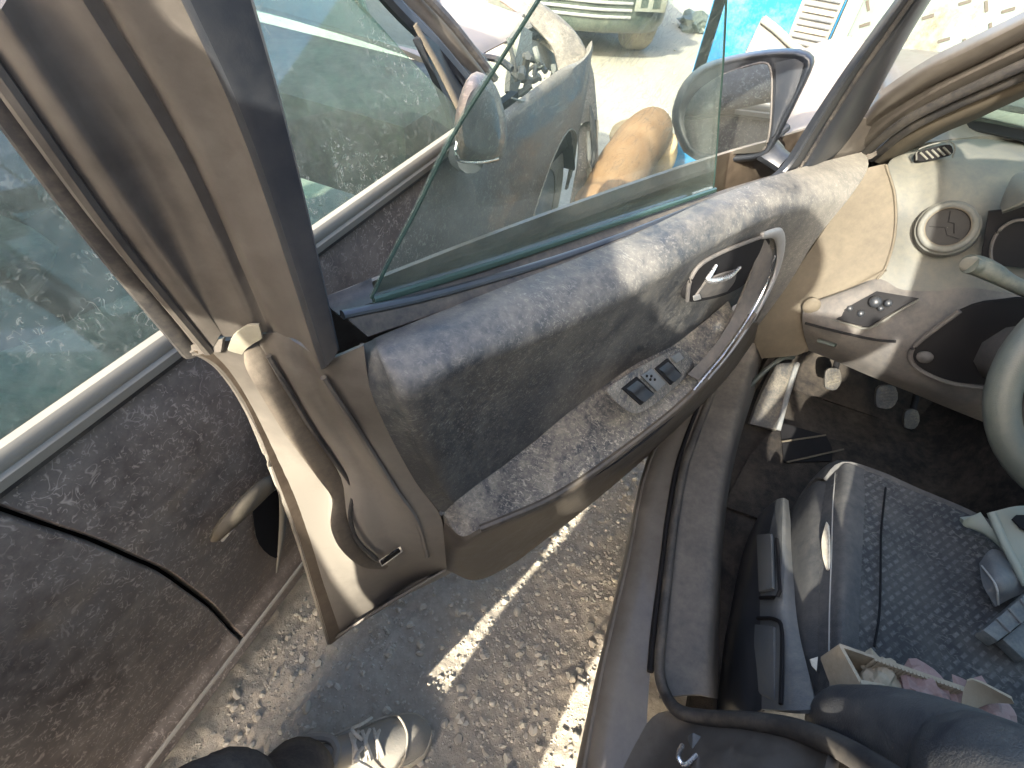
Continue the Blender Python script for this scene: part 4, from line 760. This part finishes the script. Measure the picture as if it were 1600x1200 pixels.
# instrument hood, column, wheel, stalk
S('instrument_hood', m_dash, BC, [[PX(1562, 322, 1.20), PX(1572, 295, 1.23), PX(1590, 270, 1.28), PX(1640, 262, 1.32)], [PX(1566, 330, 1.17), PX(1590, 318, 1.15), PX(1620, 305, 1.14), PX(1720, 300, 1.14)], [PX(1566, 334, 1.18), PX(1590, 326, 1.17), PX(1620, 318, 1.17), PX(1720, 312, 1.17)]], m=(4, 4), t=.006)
S('instrument_face', m_void, BC, [[PX(1545, 330, 1.255), PX(1720, 310, 1.255)], [PX(1532, 412, 1.24), PX(1720, 430, 1.24)]], m=(2, 2), t=.004)
T('gauge_rim', m_dashlow, BC, [PX(1600 + 52 * math.cos(t), 395 + 52 * math.sin(t), 1.235) for t in np.linspace(2.4, 4.8, 8)], .003, m=3, seg=6)
WC = np.array([.86, -.672, .855]); wa = np.array([-.88, 0, .47]); wa /= np.linalg.norm(wa); w1 = np.array([0, 1, 0.]); w2 = np.cross(wa, w1)
wr = [WC + (w1 * math.cos(t) + w2 * math.sin(t)) * .178 for t in np.linspace(0, 2 * np.pi, 30, endpoint=False)]
sw_ = T('steering_wheel', m_wheel, BC, wr, .0225, closed=True, m=2, seg=16, up=tuple(wa))
MB().loft([[WC + (w1 * math.cos(t) * a + w2 * math.sin(t) * a * .9) - wa * o for t in np.linspace(0, 2 * np.pi, 16, endpoint=False)] for a, o in ((.04, -.02), (.075, -.015), (.085, .02), (.06, .06))], m=(2, 1)).build('wheel_hub', m_wheel, sw_)
for s_ in (-1, 1):
    T('wheel_spoke', m_wheel, sw_, [WC + w1 * s_ * .06, WC + w1 * s_ * .12 - wa * .01, WC + w1 * s_ * .176], [.03, .022, .02], m=3, flat=.4, up=tuple(wa))
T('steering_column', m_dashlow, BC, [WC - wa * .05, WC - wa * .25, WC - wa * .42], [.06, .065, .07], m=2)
sk = [PZ(1514, 412, .872), PZ(1530, 416, .868), PZ(1552, 426, .866), PZ(1580, 442, .86), PZ(1640, 470, .85)]
skk = T('indicator_stalk', m_stalk, BC, sk, [.0165, .0175, .0165, .013, .012], m=4, seg=14)
MB().ball(PZ(1517, 413, .873), (.006, .016, .016), ax=[(sk[0] - sk[1]) / np.linalg.norm(sk[0] - sk[1]), (0, 0, 1), (0, 1, 0)]).build('stalk_end', m_dash, skk)
# --- driver's seat
ST = MB()
cu = [zrow([(1292, 752, .50), (1318, 728, .53), (1372, 742, .545), (1430, 768, .552), (1510, 802, .556), (1600, 848, .556), (1720, 905, .55)]),
      zrow([(1284, 800, .525), (1320, 775, .555), (1372, 790, .553), (1430, 815, .548), (1510, 850, .55), (1600, 900, .555), (1720, 960, .55)]),
      zrow([(1281, 880, .535), (1318, 865, .562), (1366, 872, .553), (1430, 895, .543), (1510, 930, .545), (1600, 975, .55), (1720, 1040, .55)]),
      zrow([(1279, 970, .535), (1312, 965, .565), (1362, 970, .553), (1430, 985, .54), (1510, 1015, .54), (1600, 1060, .545), (1720, 1120, .55)]),
      zrow([(1280, 1070, .53), (1312, 1065, .56), (1362, 1070, .55), (1430, 1090, .54), (1510, 1115, .54), (1600, 1160, .545), (1720, 1220, .55)]),
      zrow([(1290, 1180, .52), (1322, 1180, .55), (1372, 1185, .54), (1440, 1200, .53), (1520, 1225, .53), (1610, 1260, .535), (1730, 1320, .54)])]
seat = S('driver_seat', m_fabric, BC, cu, m=(5, 5), t=.03)
side = [[p, p + np.array([.012, .012, -.03]), p + np.array([.0, .018, -.10]), p + np.array([-.01, .01, -.20])] for p in [r[0] for r in cu]]
S('cushion_side', m_seatside, seat, side, m=(4, 4), t=.008)
S('cushion_front', m_seatside, seat, [[p, p + np.array([.025, 0, -.03]), p + np.array([.03, 0, -.10]), p + np.array([-.02, 0, -.2])] for p in cu[0]], m=(4, 4), t=.008)
bol = [[(a[0] + .0, a[1], a[2] + .002) for a in (r[0], r[0] * .55 + r[1] * .45 + np.array([0, 0, .006]), r[1] + np.array([0, 0, .006]), r[1] * .45 + r[2] * .55 + np.array([0, 0, .003]))] for r in cu]
S('seat_bolster', m_seatside, seat, bol, m=(5, 4), t=.004)
for off in (0, .006):
    T('bolster_stitch', m_seam, seat, [r[0] * .62 + r[1] * .38 + np.array([0, -off, .0085]) for r in cu], .0011, m=6, seg=6)
T('insert_seam', m_void, seat, [PZ(1384, 762, .552), PZ(1377, 830, .556), PZ(1376, 900, .556), PZ(1374, 960, .556), PZ(1366, 1010, .556)], .0018, m=4, seg=6)
S('torn_foam', m_foam, seat, [zrow([(1291, 815, .552), (1294, 820, .556)]), zrow([(1284, 842, .546), (1295, 842, .560)]), zrow([(1285, 868, .546), (1295, 868, .560)]), zrow([(1291, 890, .552), (1294, 888, .556)])], m=(4, 2), t=.003)
S('torn_foam', m_foam, seat, [zrow([(1266, 1030, .548), (1278, 1026, .55)]), zrow([(1268, 1040, .546), (1276, 1048, .548)])], m=(2, 2), t=.003)
yt = lambda px, py, y=-.338: PY(px, py, y)
tg = [[yt(1214, 780, -.345), yt(1224, 778, -.35), yt(1232, 782, -.365)], [yt(1204, 825, -.335), yt(1222, 828, -.338), yt(1237, 832, -.36)], [yt(1196, 880, -.33), yt(1222, 884, -.332), yt(1240, 890, -.356)], [yt(1188, 930, -.326), yt(1218, 936, -.328), yt(1243, 945, -.352)],
      [yt(1188, 985, -.324), yt(1220, 990, -.326), yt(1250, 995, -.35)], [yt(1190, 1040, -.322), yt(1226, 1045, -.324), yt(1262, 1045, -.346)], [yt(1190, 1108, -.32), yt(1232, 1110, -.322), yt(1276, 1108, -.342)]]
tr = S('seat_side_trim', m_seattrim, seat, tg, m=(5, 5), t=.006)
S('trim_skirt', m_blackplast, seat, [[r[0], r[0] + np.array([-.01, .012, -.06]), r[0] + np.array([-.02, -.005, -.2])] for r in tg], m=(5, 4), t=.005)
def lever(q, d):
    return MB().plate([yt(*p, -.326) for p in q], (0, .007, .003)).build('adjuster_lever', m_seattrim, tr, bevel=.003)
lever([(1186, 838), (1209, 836), (1212, 922), (1190, 928)], 0); lever([(1184, 978), (1214, 982), (1216, 1100), (1180, 1082)], 0)
T('lever_gap', m_void, tr, [yt(1214, 842, -.323), yt(1217, 900, -.322), yt(1216, 930, -.321), yt(1188, 934, -.32)], .0032, m=3, seg=6)
T('lever_gap', m_void, tr, [yt(1184, 966, -.32), yt(1212, 968, -.32), yt(1222, 990, -.32), yt(1220, 1100, -.318)], .0032, m=3, seg=6)
T('seat_rail', m_blackplast, seat, [(.3, -.37, .30), (.85, -.37, .28)], .022, m=1, seg=8)
bk = [PZ(1285, 1128, .545), PZ(1318, 1128, .60), PZ(1375, 1142, .65), PZ(1440, 1168, .70), PZ(1520, 1210, .76), PZ(1600, 1260, .82), np.array((.14, -.46, 1.0)), np.array((.10, -.47, 1.12))]
br = T('seat_backrest_bolster', m_leather, seat, bk, [.022, .036, .043, .048, .052, .054, .054, .045], m=5, seg=18, flat=1.1)
T('backrest_stitch', m_seam, br, [PZ(1350, 1106, .68), PZ(1400, 1118, .71), PZ(1455, 1138, .745), PZ(1520, 1170, .79), PZ(1600, 1216, .85)], .0011, m=5, seg=6)
S('backrest', m_fabric, seat, [[(.30, y, .54), (.24, y, .62), (.16, y, .9), (.08, y, 1.15)] for y in (-.42, -.6, -.80)], m=(4, 4), t=.08, face=(3, -.6, 1))
MB().ball((.03, -.6, 1.24), (.05, .13, .08)).build('head_rest', m_leather, seat)
pw = bucket('passenger_seat', BC, .42, -1.27, m_seatside)

# ------------------------------------------------------------------ things lying on the driver's seat
bx = thing('cardboard_box', 'opened cardboard box with corrugated rims lying on the driver seat', 'box', tuple(PZ(1420, 1090, .56)))
b0, b1, b2 = PZ(1312, 1010, .625), PZ(1520, 1082, .625), PZ(1346, 1072, .640)
MB().plate([b0, b1, b1 - np.array([0, 0, .05]), b0 - np.array([0, 0, .05])], (.004, 0, 0)).build('box_wall', m_card, bx)
MB().plate([b0, b2, b2 - np.array([0, 0, .06]), b0 - np.array([0, 0, .05])], (.002, -.004, 0)).build('box_wall', m_card, bx)
MB().plate([PZ(1312, 1012, .58), PZ(1520, 1082, .58), PZ(1560, 1180, .58), PZ(1350, 1100, .58)], (0, 0, -.004)).build('box_floor', m_card, bx)
for k in range(24):
    a = b0 + (b1 - b0) * (.28 + .70 * k / 24); q = a + np.array([-.006, .0, -.004])
    MB().tube([a + np.array([-.001, 0, .0]), a + np.array([-.003, 0, -.022])], .0022, seg=6, m=1).build('corrugation', m_card, bx)
S('box_flap', m_card, bx, [[PZ(1345, 1070, .646), PZ(1384, 1076, .645)], [PZ(1345, 1062, .640), PZ(1382, 1069, .640)]], m=(2, 2), t=.003)
S('box_flap', m_card, bx, [[PZ(1505, 1078, .64), PZ(1520, 1062, .655), PZ(1580, 1092, .655)], [PZ(1500, 1120, .625), PZ(1545, 1100, .635), PZ(1585, 1100, .645)]], m=(3, 3), t=.003)
def crumple(name, c, r, seed, mat, label, cat, grp=None):
    R = np.random.default_rng(seed); bm = bmesh.new(); bmesh.ops.create_icosphere(bm, subdivisions=3, radius=1)
    V = []
    for v in bm.verts:
        p = v.co; k = 1 + .55 * mn.noise(p * 2.1 + Vector((seed, 0, 0))) + .30 * abs(mn.noise(p * 5 + Vector((0, seed, 0)))); V.append(np.array(p) * k * np.array(r))
    F = [tuple(v.index for v in f.verts) for f in bm.faces]; bm.free()
    o = MB().add(V, F).build(name, mat, None, sharp=14); o.location = tuple(c); o['label'] = label; o['category'] = cat
    if grp: o['group'] = grp
    return o
crumple('crumpled_paper', PZ(1440, 1092, .60), (.040, .030, .022), 3, m_paper, 'pinkish crumpled wrapper at the near end inside the cardboard box', 'paper')
crumple('crumpled_paper', PZ(1530, 1122, .60), (.045, .035, .026), 8, m_paper, 'dusky pink crumpled tissue at the far right end of the cardboard box', 'paper')
crumple('crumpled_paper', PZ(1375, 1062, .60), (.030, .022, .016), 5, m_card, 'pale crushed scrap in the front corner of the cardboard box', 'paper')
gp = thing('plastic_cover', 'grey green moulded plastic cover lying at the right edge of the driver seat', 'plastic part', tuple(PZ(1560, 830, .56)))
S('cover_shell', m_greyplast, gp, [[PZ(1548, 800, .615), PZ(1600, 790, .62), PZ(1680, 800, .62)], [PZ(1566, 850, .60), PZ(1610, 830, .62), PZ(1690, 850, .63)], [PZ(1600, 905, .585), PZ(1640, 900, .60), PZ(1700, 920, .61)]], m=(5, 5), t=.008)
S('cover_tab', m_greyplast, gp, [[PZ(1506, 812, .60), PZ(1520, 806, .60), PZ(1532, 800, .602)], [PZ(1506, 822, .585), PZ(1530, 822, .592), PZ(1550, 826, .60)], [PZ(1535, 832, .575), PZ(1556, 850, .582), PZ(1590, 880, .585)]], m=(4, 4), t=.006)
T('cover_rib', m_greyplast, gp, [PZ(1550, 802, .62), PZ(1570, 850, .608), PZ(1604, 915, .592)], .006, m=4)
MB().plate([PZ(px, py, .622) for px, py in [(1580, 812), (1600, 806), (1640, 830), (1610, 836)]], (0, 0, .003), m=2).build('cover_opening', m_void, gp)
pb = thing('plastic_pouch', 'translucent grey pouch tucked under the grey green plastic cover', 'pouch', tuple(PZ(1550, 900, .55)))
S('pouch_skin', m_seattrim, pb, [[PZ(1530, 880, .57), PZ(1550, 858, .585), PZ(1585, 870, .58)], [PZ(1536, 915, .575), PZ(1562, 905, .60), PZ(1594, 900, .59)], [PZ(1556, 948, .565), PZ(1580, 935, .575), PZ(1604, 925, .575)]], m=(5, 5), t=.006)
T('pouch_fold', m_seam, pb, [PZ(1534, 884, .582), PZ(1556, 915, .598), PZ(1560, 945, .575)], .0016, m=4, seg=6)
bkt = thing('black_bracket', 'dark ribbed plastic bracket lying below the pouch on the driver seat', 'bracket', tuple(PZ(1570, 980, .56)))
e1, e2 = PZ(1536, 984, .585), PZ(1640, 895, .60)
MB().plate([e1, PZ(1560, 1002, .585), PZ(1660, 925, .60), e2], (0, 0, -.022)).build('bracket_body', m_darkbracket, bkt, bevel=.003)
MB().plate([PZ(1566, 998, .575), PZ(1600, 1030, .57), PZ(1700, 980, .575), PZ(1650, 930, .58)], (0, 0, -.018)).build('bracket_foot', m_darkbracket, bkt, bevel=.003)
for k in range(5):
    a = .18 + k * .17
    MB().tube([e1 * (1 - a) + e2 * a + np.array([0, 0, .002]), PZ(1560, 1002, .587) * (1 - a) + PZ(1660, 925, .602) * a], .0018, seg=6, m=1).build('rib', m_seattrim, bkt)

# ------------------------------------------------------------------ dog
def remesh(o, vox, it=6):
    a = o.modifiers.new('weld', 'REMESH'); a.mode = 'VOXEL'; a.voxel_size = vox; a.use_smooth_shade = True
    b = o.modifiers.new('smooth', 'SMOOTH'); b.iterations = it; b.factor = .5
dg_ = thing('dog', 'ginger dog with pale hind legs standing between the dark car and the blue truck', 'dog', (2.5, .3, 0))
db = MB()
r0, r1, r2, r3 = PZ(1016, 208, .42), PZ(994, 232, .44), PZ(972, 268, .43), PZ(950, 318, .40)
db.tube([r0 + (r0 - r1) * .45, r0, r1, (r1 + r2) / 2, r2, r3, r3 * 1.5 - r2 * .5 - [0, 0, .03]], [.055, .100, .107, .105, .108, .104, .065], m=5, seg=18, flat=1.12)
hd_ = r3 - [.06, -.01, .02]
db.tube([hd_ + [.02, 0, .05], hd_ - [.12, -.02, .02], hd_ - [.20, -.03, .08]], [.085, .07, .062], m=4, seg=12)
db.tube([hd_ - [.18, -.03, .07], hd_ - [.25, -.04, .13], hd_ - [.32, -.045, .18]], [.066, .052, .026], m=4, seg=12)
for sy in (-1, 1):
    f0 = np.array([r3[0] + .02, r3[1] + sy * .075, 0])
    db.tube([f0 + [0, 0, .40], f0 + [.02, 0, .24], f0 + [.01, 0, .12], f0 + [0, 0, .02]], [.065, .036, .026, .024], m=4, seg=10)
    db.tube([f0 + [-.04, 0, .018], f0 + [.01, 0, .022]], .026, m=1, seg=10)
    db.tube([hd_ + [-.18, .02 + sy * .055, -.03], hd_ + [-.17, .02 + sy * .085, -.07], hd_ + [-.18, .02 + sy * .09, -.12]], [.03, .028, .01], m=3, seg=8, flat=.5)
ob = db.build('body', m_fur, dg_, sharp=180); remesh(ob, .012, 16)
hl = MB()
near = [PZ(1030, 222, .40), PZ(1030, 248, .31), PZ(1022, 275, .21), PZ(1032, 290, .12), PZ(1022, 312, .03)]
for off in (np.zeros(3), np.array([.03, .16, 0])):
    L = [p + off for p in near]
    hl.tube(L, [.082, .078, .05, .030, .024], m=5, seg=12); hl.tube([L[-1] - [.05, 0, .008], L[-1] + [.01, 0, -.006]], .026, m=1, seg=10)
oh = hl.build('hind_legs', m_fur_pale, ob, sharp=180); remesh(oh, .010)
tl = r0 + (r0 - r1) * .5
T('tail', m_fur, dg_, [tl, tl + [.08, -.01, -.05], tl + [.13, -.03, -.16], tl + [.16, -.04, -.24]], [.03, .026, .02, .008], m=4)

# ------------------------------------------------------------------ blue and white truck with its tread plate ramp folded up
TK = thing('blue_truck', 'sky blue and white truck with a rusty tread plate ramp folded upright', 'truck', (3.6, -.8, 0))
X0 = 2.9
bp = lambda px, py, x=X0: PX(px, py, x)
S('side_board', m_blue, TK, [[(X0 + .0, .262, z), (X0, .06, z), (X0, -.26, z)] for z in (.10, .5, .9, 1.3, 1.75)], m=(2, 2), t=.04)
S('body_side', m_blue, TK, [[(x, .266, z) for x in (X0, 4.2, 6.0)] for z in (.35, .9, 1.75)], m=(1, 1), t=.05, face=(4, 4, 1))
T('corner_post', m_blue, TK, [(X0 - .01, .252, .08), (X0 - .01, .252, 1.75)], .022, m=1, seg=8)
MB().plate([bp(1163, 84, X0 - .10), bp(1190, 28, X0 - .10), bp(1238, 66, X0 - .10), bp(1222, 112, X0 - .10), bp(1200, 130, X0 - .10), bp(1160, 118, X0 - .10)], (.08, 0, 0)).build('corner_bracket', m_greymetal, TK, bevel=.012)
T('bracket_bead', m_white, TK, [bp(1192, 30, X0 - .11), bp(1215, 48, X0 - .11), bp(1236, 68, X0 - .11), bp(1255, 82, X0 - .11)], .016, m=3)
rack = MB().box((X0 - .04, -.145, 1.3), np.eye(3), (.02, .075, .52)).build('louvre_panel', m_greymetal, TK, bevel=.006)
for k in range(44):
    MB().box((X0 - .066, -.145, .80 + k * .022), [(1, 0, .5), (0, 1, 0), (-.5, 0, 1)], (.010, .062, .003)).build('louvre', m_seattrim if k % 3 else m_tyre, rack)
MB().box((X0 - .05, -.255, 1.28), np.eye(3), (.03, .026, .56)).build('ramp_post', m_white, TK, bevel=.006)
rp = S('tread_ramp', m_tread, TK, [[(X0 - .02 + .06 * (z - .7), y, z) for y in (-.285, -.7, -1.2, -1.9)] for z in (.74, 1.2, 1.9)], m=(2, 2), t=.02)
tb = MB()
for i in range(22):
    for j in range(19):
        if RNG.random() < .3 * (mn.noise((i * .35, j * .35, 4)) + 1): continue
        y, z = -.33 - i * .072 + (j % 2) * .02, .79 + j * .06
        a = .95 if (i + j) % 2 else -.5
        tb.box((X0 - .022 + .06 * (z - .7), y, z), [(0, math.cos(a), math.sin(a)), (0, -math.sin(a), math.cos(a)), (1, 0, 0)], (.0185, .0048, .003))
tb.build('tread_lozenges', m_rust, rp)['kind'] = 'stuff'
MB().box((X0 - .01, -1.05, .58), np.eye(3), (.04, .80, .10)).build('rear_beam', m_blue, TK, bevel=.01)
MB().box((X0 + .02, -1.05, .715), np.eye(3), (.05, .80, .024)).build('beam_rail', m_white, TK, bevel=.006)
MB().box((4.6, -.85, .62), np.eye(3), (1.6, 1.0, .08)).build('load_floor', m_greymetal, TK)
wheel(TK, (4.6, .08, .38), (0, 1, 0), .38, .12); wheel(TK, (4.6, -1.75, .38), (0, -1, 0), .38, .12)
MB().box((X0 + .03, -.6, .30), np.eye(3), (.02, .5, .12)).build('mud_guard', m_tyre, TK)
T('ramp_hinge', m_greymetal, TK, [(X0 - .06, -.30, .745), (X0 - .06, -.75, .745)], .014, m=1, seg=8)

# ------------------------------------------------------------------ far parked car, nose towards us
FC = thing('green_car', 'dark green dusty car parked far off with its ribbed nose towards us', 'car', (6.0, 2.0, 0))
fo = np.array([4.78, 1.27, 0]); ff = np.array([.86, .51, 0]); fs = np.array([.51, -.86, 0])
fp = lambda a, b, z: fo + ff * a + fs * b + np.array([0, 0, z])
plan = [(0.0, 0), (.03, .30), (.12, .55), (.35, .70), (.8, .76), (2.0, .78), (3.8, .74), (3.8, -.74), (2.0, -.78), (.8, -.76), (.35, -.70), (.12, -.55), (.03, -.30)]
lv = [(.26, .97, .05), (.34, 1.0, .0), (.56, 1.0, .0), (.62, .99, .02), (.80, .97, .06), (.90, .92, .14)]
MB().loft([[fp(a + off, b * s_, z) for a, b in plan] for z, s_, off in lv], m=(3, 3)).build('body', m_farcar, FC, sharp=50)
for k in range(6):
    T('grille_slat', m_silver, FC, [fp(.05 - .03, -.42, .38 + k * .045), fp(-.022, 0, .38 + k * .045), fp(.05 - .03, .30, .38 + k * .045)], .011, m=3, seg=8)
MB().plate([fp(.0, .31, .43), fp(.035, .56, .43), fp(.035, .56, .54), fp(.0, .31, .54)], -ff * .02).build('number_plate', m_white, FC, bevel=.004)
for k in range(2):
    MB().plate([fp(.008 + k * .01, .35 + k * .1, .455), fp(.02 + k * .01, .41 + k * .1, .455), fp(.02 + k * .01, .41 + k * .1, .515), fp(.008 + k * .01, .35 + k * .1, .515)], -ff * .026).build('plate_mark', m_farcar, FC)
for s_ in (-1, 1):
    MB().ball(fp(.12, s_ * .52, .68), (.10, .13, .07)).build('headlamp', m_silver, FC)
wheel(FC, fp(.70, -.58, .30), ff * .35 - fs * 1 + ff * -.9, .30, .10); wheel(FC, fp(.75, .62, .30), fs, .30, .10)
wheel(FC, fp(3.1, -.62, .30), -fs, .30, .10); wheel(FC, fp(3.1, .62, .30), fs, .30, .10)
MB().loft([[fp(a, b, z) for a, b in ((1.1 + k_, .66 - k_ * .1), (3.4 - k_ * .5, .66 - k_ * .1), (3.4 - k_ * .5, -.66 + k_ * .1), (1.1 + k_, -.66 + k_ * .1))] for z, k_ in ((.88, 0), (1.35, .75), (1.42, .95))]).build('cabin', m_gwind, FC, bevel=.02)
crumple('dark_sack', (7.0, .75, .05), (.18, .16, .10), 12, m_farcar, 'dark crumpled sack lying on the sunlit ground beyond the far car', 'sack')

# ------------------------------------------------------------------ people: one standing beside the open door, and the photographer behind the camera
def figure(par, hip, sho, face, head, legs, arms, sw, skin=True):
    """hip, sho, head: points; face: unit facing direction; legs/arms: joint chains from hip/shoulder out"""
    hip, sho, head, face = [np.array(q, float) for q in (hip, sho, head, face)]
    lat = np.array([-face[1], face[0], 0]); b = MB(); c = MB(); tr = MB()
    mid = (hip + sho) / 2
    spine = [hip - [0, 0, .07], hip + [0, 0, .06], mid, sho - [0, 0, .08], sho + [0, 0, .02]]
    rad = np.array([.145, .14, .15, sw * .86, .09])
    b.tube(spine, rad, m=4, seg=16, flat=.62, up=tuple(face)); c.tube([spine[0] + [0, 0, .06]] + spine[1:], rad + .012, m=4, seg=18, flat=.66, up=tuple(face))
    tr.tube([spine[0] - [0, 0, .03], spine[0] + [0, 0, .10]], [.15, .155], m=2, seg=16, flat=.7, up=tuple(face))
    b.tube([sho, head - [0, 0, .09]], .055, m=2); b.ball(head, (.095, .078, .118), ax=[face, lat, (0, 0, 1)], seg=18, ring=12)
    b.ball(head + face * .098 - [0, 0, .02], (.016, .013, .020), seg=8, ring=6)
    for s_ in (-1, 1): b.ball(head + lat * s_ * .08, (.012, .012, .030), seg=8, ring=6)
    for L in legs:
        P = [np.array(q, float) for q in L]; r = np.array([.092, .078, .056, .048, .036][:len(P)])
        b.tube(P, r, m=5, seg=14)
        cut = P[:-1] + [P[-2] * .28 + P[-1] * .72]; tr.tube(cut, [.104, .092, .068, .064, .062][:len(P)], m=6, seg=18)
    for L in arms:
        P = [np.array(q, float) for q in L]; b.tube(P, [.058, .046, .040, .030][:len(P)], m=5, seg=12); c.tube(P[:2], [.088, .078], m=2)
        e = P[-1] - P[-2]; e /= np.linalg.norm(e); w = np.cross(e, [0, 0, 1.]); w /= max(np.linalg.norm(w), 1e-6)
        b.ball(P[-1] + e * .04, (.048, .018, .034), ax=[e, w, (0, 0, 1)], seg=10, ring=8)
        for k in range(4): b.tube([P[-1] + e * .07 + np.array([0, 0, .024 - k * .016]), P[-1] + e * .115 + np.array([0, 0, .024 - k * .017]), P[-1] + e * .13 + w * .02 + np.array([0, 0, .022 - k * .017])], .0078, m=2, seg=6)
        b.tube([P[-1] + e * .02 + np.array([0, 0, .02]), P[-1] + e * .05 + w * .03 + np.array([0, 0, .045])], .009, m=2, seg=6)
    o = b.build('body', m_skin, par, sharp=180); remesh(o, .011)
    tr.build('trousers', m_denim, par, sharp=180); c.build('shirt', m_shirt, par, sharp=180)
    MB().ball(head - face * .012 + [0, 0, .02], (.103, .087, .110), ax=[face, lat, (0, 0, 1)], seg=18, ring=12).build('hair', m_hair, par)
PE = thing('person', 'person in dark trousers and a dusty grey lace up trainer by the open door', 'person', (-.1, .33, 0))
fA = np.array([.80, -.60, 0])
figure(PE, (-.36, .30, .92), (-.40, .30, 1.50), fA, (-.39, .265, 1.70),
       [[(-.40, .25, .88), (-.24, .265, .68), (-.10, .238, .47), (.0, .280, .28), (.092, .318, .10)], [(-.36, .32, .88), (-.19, .31, .63), tuple(PZ(352, 1264, .42)), (-.075, .355, .26), (-.16, .37, .10)]],
       [[(-.34, .425, 1.37), (-.40, .445, 1.55), (-.40, .405, 1.68), (-.36, .35, 1.74)], [(-.50, .20, 1.44), (-.52, .24, 1.16), (-.42, .26, 1.02), (-.36, .27, .98)]], .20)
PH = thing('person', 'photographer in dark trousers standing behind the camera between the cars', 'person', (-.45, .02, 0))
fB = np.array([.80, .60, 0])
figure(PH, (-.50, .02, .92), (-.46, -.005, 1.40), fB, (-.38, -.005, 1.55),
       [[(-.56, .07, .88), (-.55, .10, .72), (-.49, .170, .535), (-.50, .20, .28), (-.52, .22, .10)], [(-.42, -.01, .88), (-.41, .03, .70), (-.40, .06, .48), (-.42, .065, .28), (-.44, .065, .10)]],
       [[(-.56, .06, 1.36), (-.46, .075, 1.16), (-.24, .07, 1.22), (-.17, .05, 1.27)], [(-.36, -.07, 1.36), (-.28, -.205, 1.355), (-.20, -.13, 1.30), (-.15, -.06, 1.29)]], .15)
def shoe(toe, heel, PE, mats=(m_shoe, m_sole)):
    toe, heel = np.array(toe, float), np.array(heel, float); d = toe - heel; L = np.linalg.norm(d); d /= L; s_ = np.array([-d[1], d[0], 0]); up = np.array([0, 0, 1.])
    P = lambda a, b, z: heel + d * a * L + s_ * b + up * z
    wid = lambda a: np.interp(a, [0, .06, .25, .45, .65, .8, .92, .98, 1.0], [.020, .034, .036, .037, .045, .047, .036, .020, .006])
    top = lambda a: np.interp(a, [0, .1, .3, .42, .55, .7, .82, .92, 1.0], [.105, .11, .115, .112, .09, .068, .058, .048, .026])
    st_ = np.array([0, .03, .08, .16, .26, .36, .46, .56, .66, .76, .85, .92, .96, .985, 1.0]); loops = []
    for a in st_:
        w, t = wid(a), top(a)
        loops.append([P(a, w * math.cos(th) * (1 if math.sin(th) < .3 else 1 - .12 * math.sin(th)), .018 + (t - .018) * max(0, math.sin(th)) ** .75) for th in np.linspace(-.05, math.pi + .05, 13)] + [P(a, -w * .5, .012), P(a, w * .5, .012)])
    sh = MB().loft(loops, m=(2, 1)).build('shoe', mats[0], PE, sharp=70)
    MB().loft([[P(a, (wid(a) + o) * c, z) for a, c in [(x, 1) for x in st_] + [(x, -1) for x in st_[::-1]]] for z, o in ((.0, .002), (.010, .005), (.020, .004), (.026, .001))]).build('sole', mats[1], sh, sharp=50)
    for a in (.50, .57, .64):
        T('lace', m_lace, sh, [P(a - .02, .026, top(a) - .012), P(a, .0, top(a) + .006), P(a + .02, -.026, top(a) - .012)], .0038, m=4, flat=.6)
        T('lace', m_lace, sh, [P(a + .03, .026, top(a) - .018), P(a, .004, top(a) + .004), P(a - .02, -.026, top(a) - .01)], .0034, m=4, flat=.6)
    for k in (-1, 1): T('lace', m_lace, sh, [P(.55, k * .006, top(.55) + .006), P(.50, k * .024, top(.5) + .016), P(.56, k * .036, top(.56) - .006), P(.62, k * .050, .05)], .0034, m=4, flat=.6)
    T('toe_cap_seam', mats[1], sh, [P(.74, wid(.74) + .001, .030), P(.80, wid(.8) * .72, .054), P(.835, 0, top(.835) + .001), P(.80, -wid(.8) * .72, .054), P(.74, -wid(.74) - .001, .030)], .0022, m=5, seg=6)
    T('upper_seam', mats[1], sh, [P(.30, .037, .045), P(.45, .040, .062), P(.60, .044, .045), P(.72, .048, .032)], .0022, m=4, seg=6)
    T('collar', mats[0], sh, [P(.20 + .20 * math.cos(t), .036 * math.sin(t), .112 - .010 * math.sin(t) ** 2) for t in np.linspace(0, 2 * np.pi, 14, endpoint=False)], .008, closed=True, m=2, seg=8)
shoe((.245, .148, 0), (.055, .366, 0), PE); shoe((-.05, .27, 0), (-.23, .43, 0), PE); shoe((-.30, .28, 0), (-.56, .19, 0), PH); shoe((-.22, .12, 0), (-.48, .04, 0), PH)
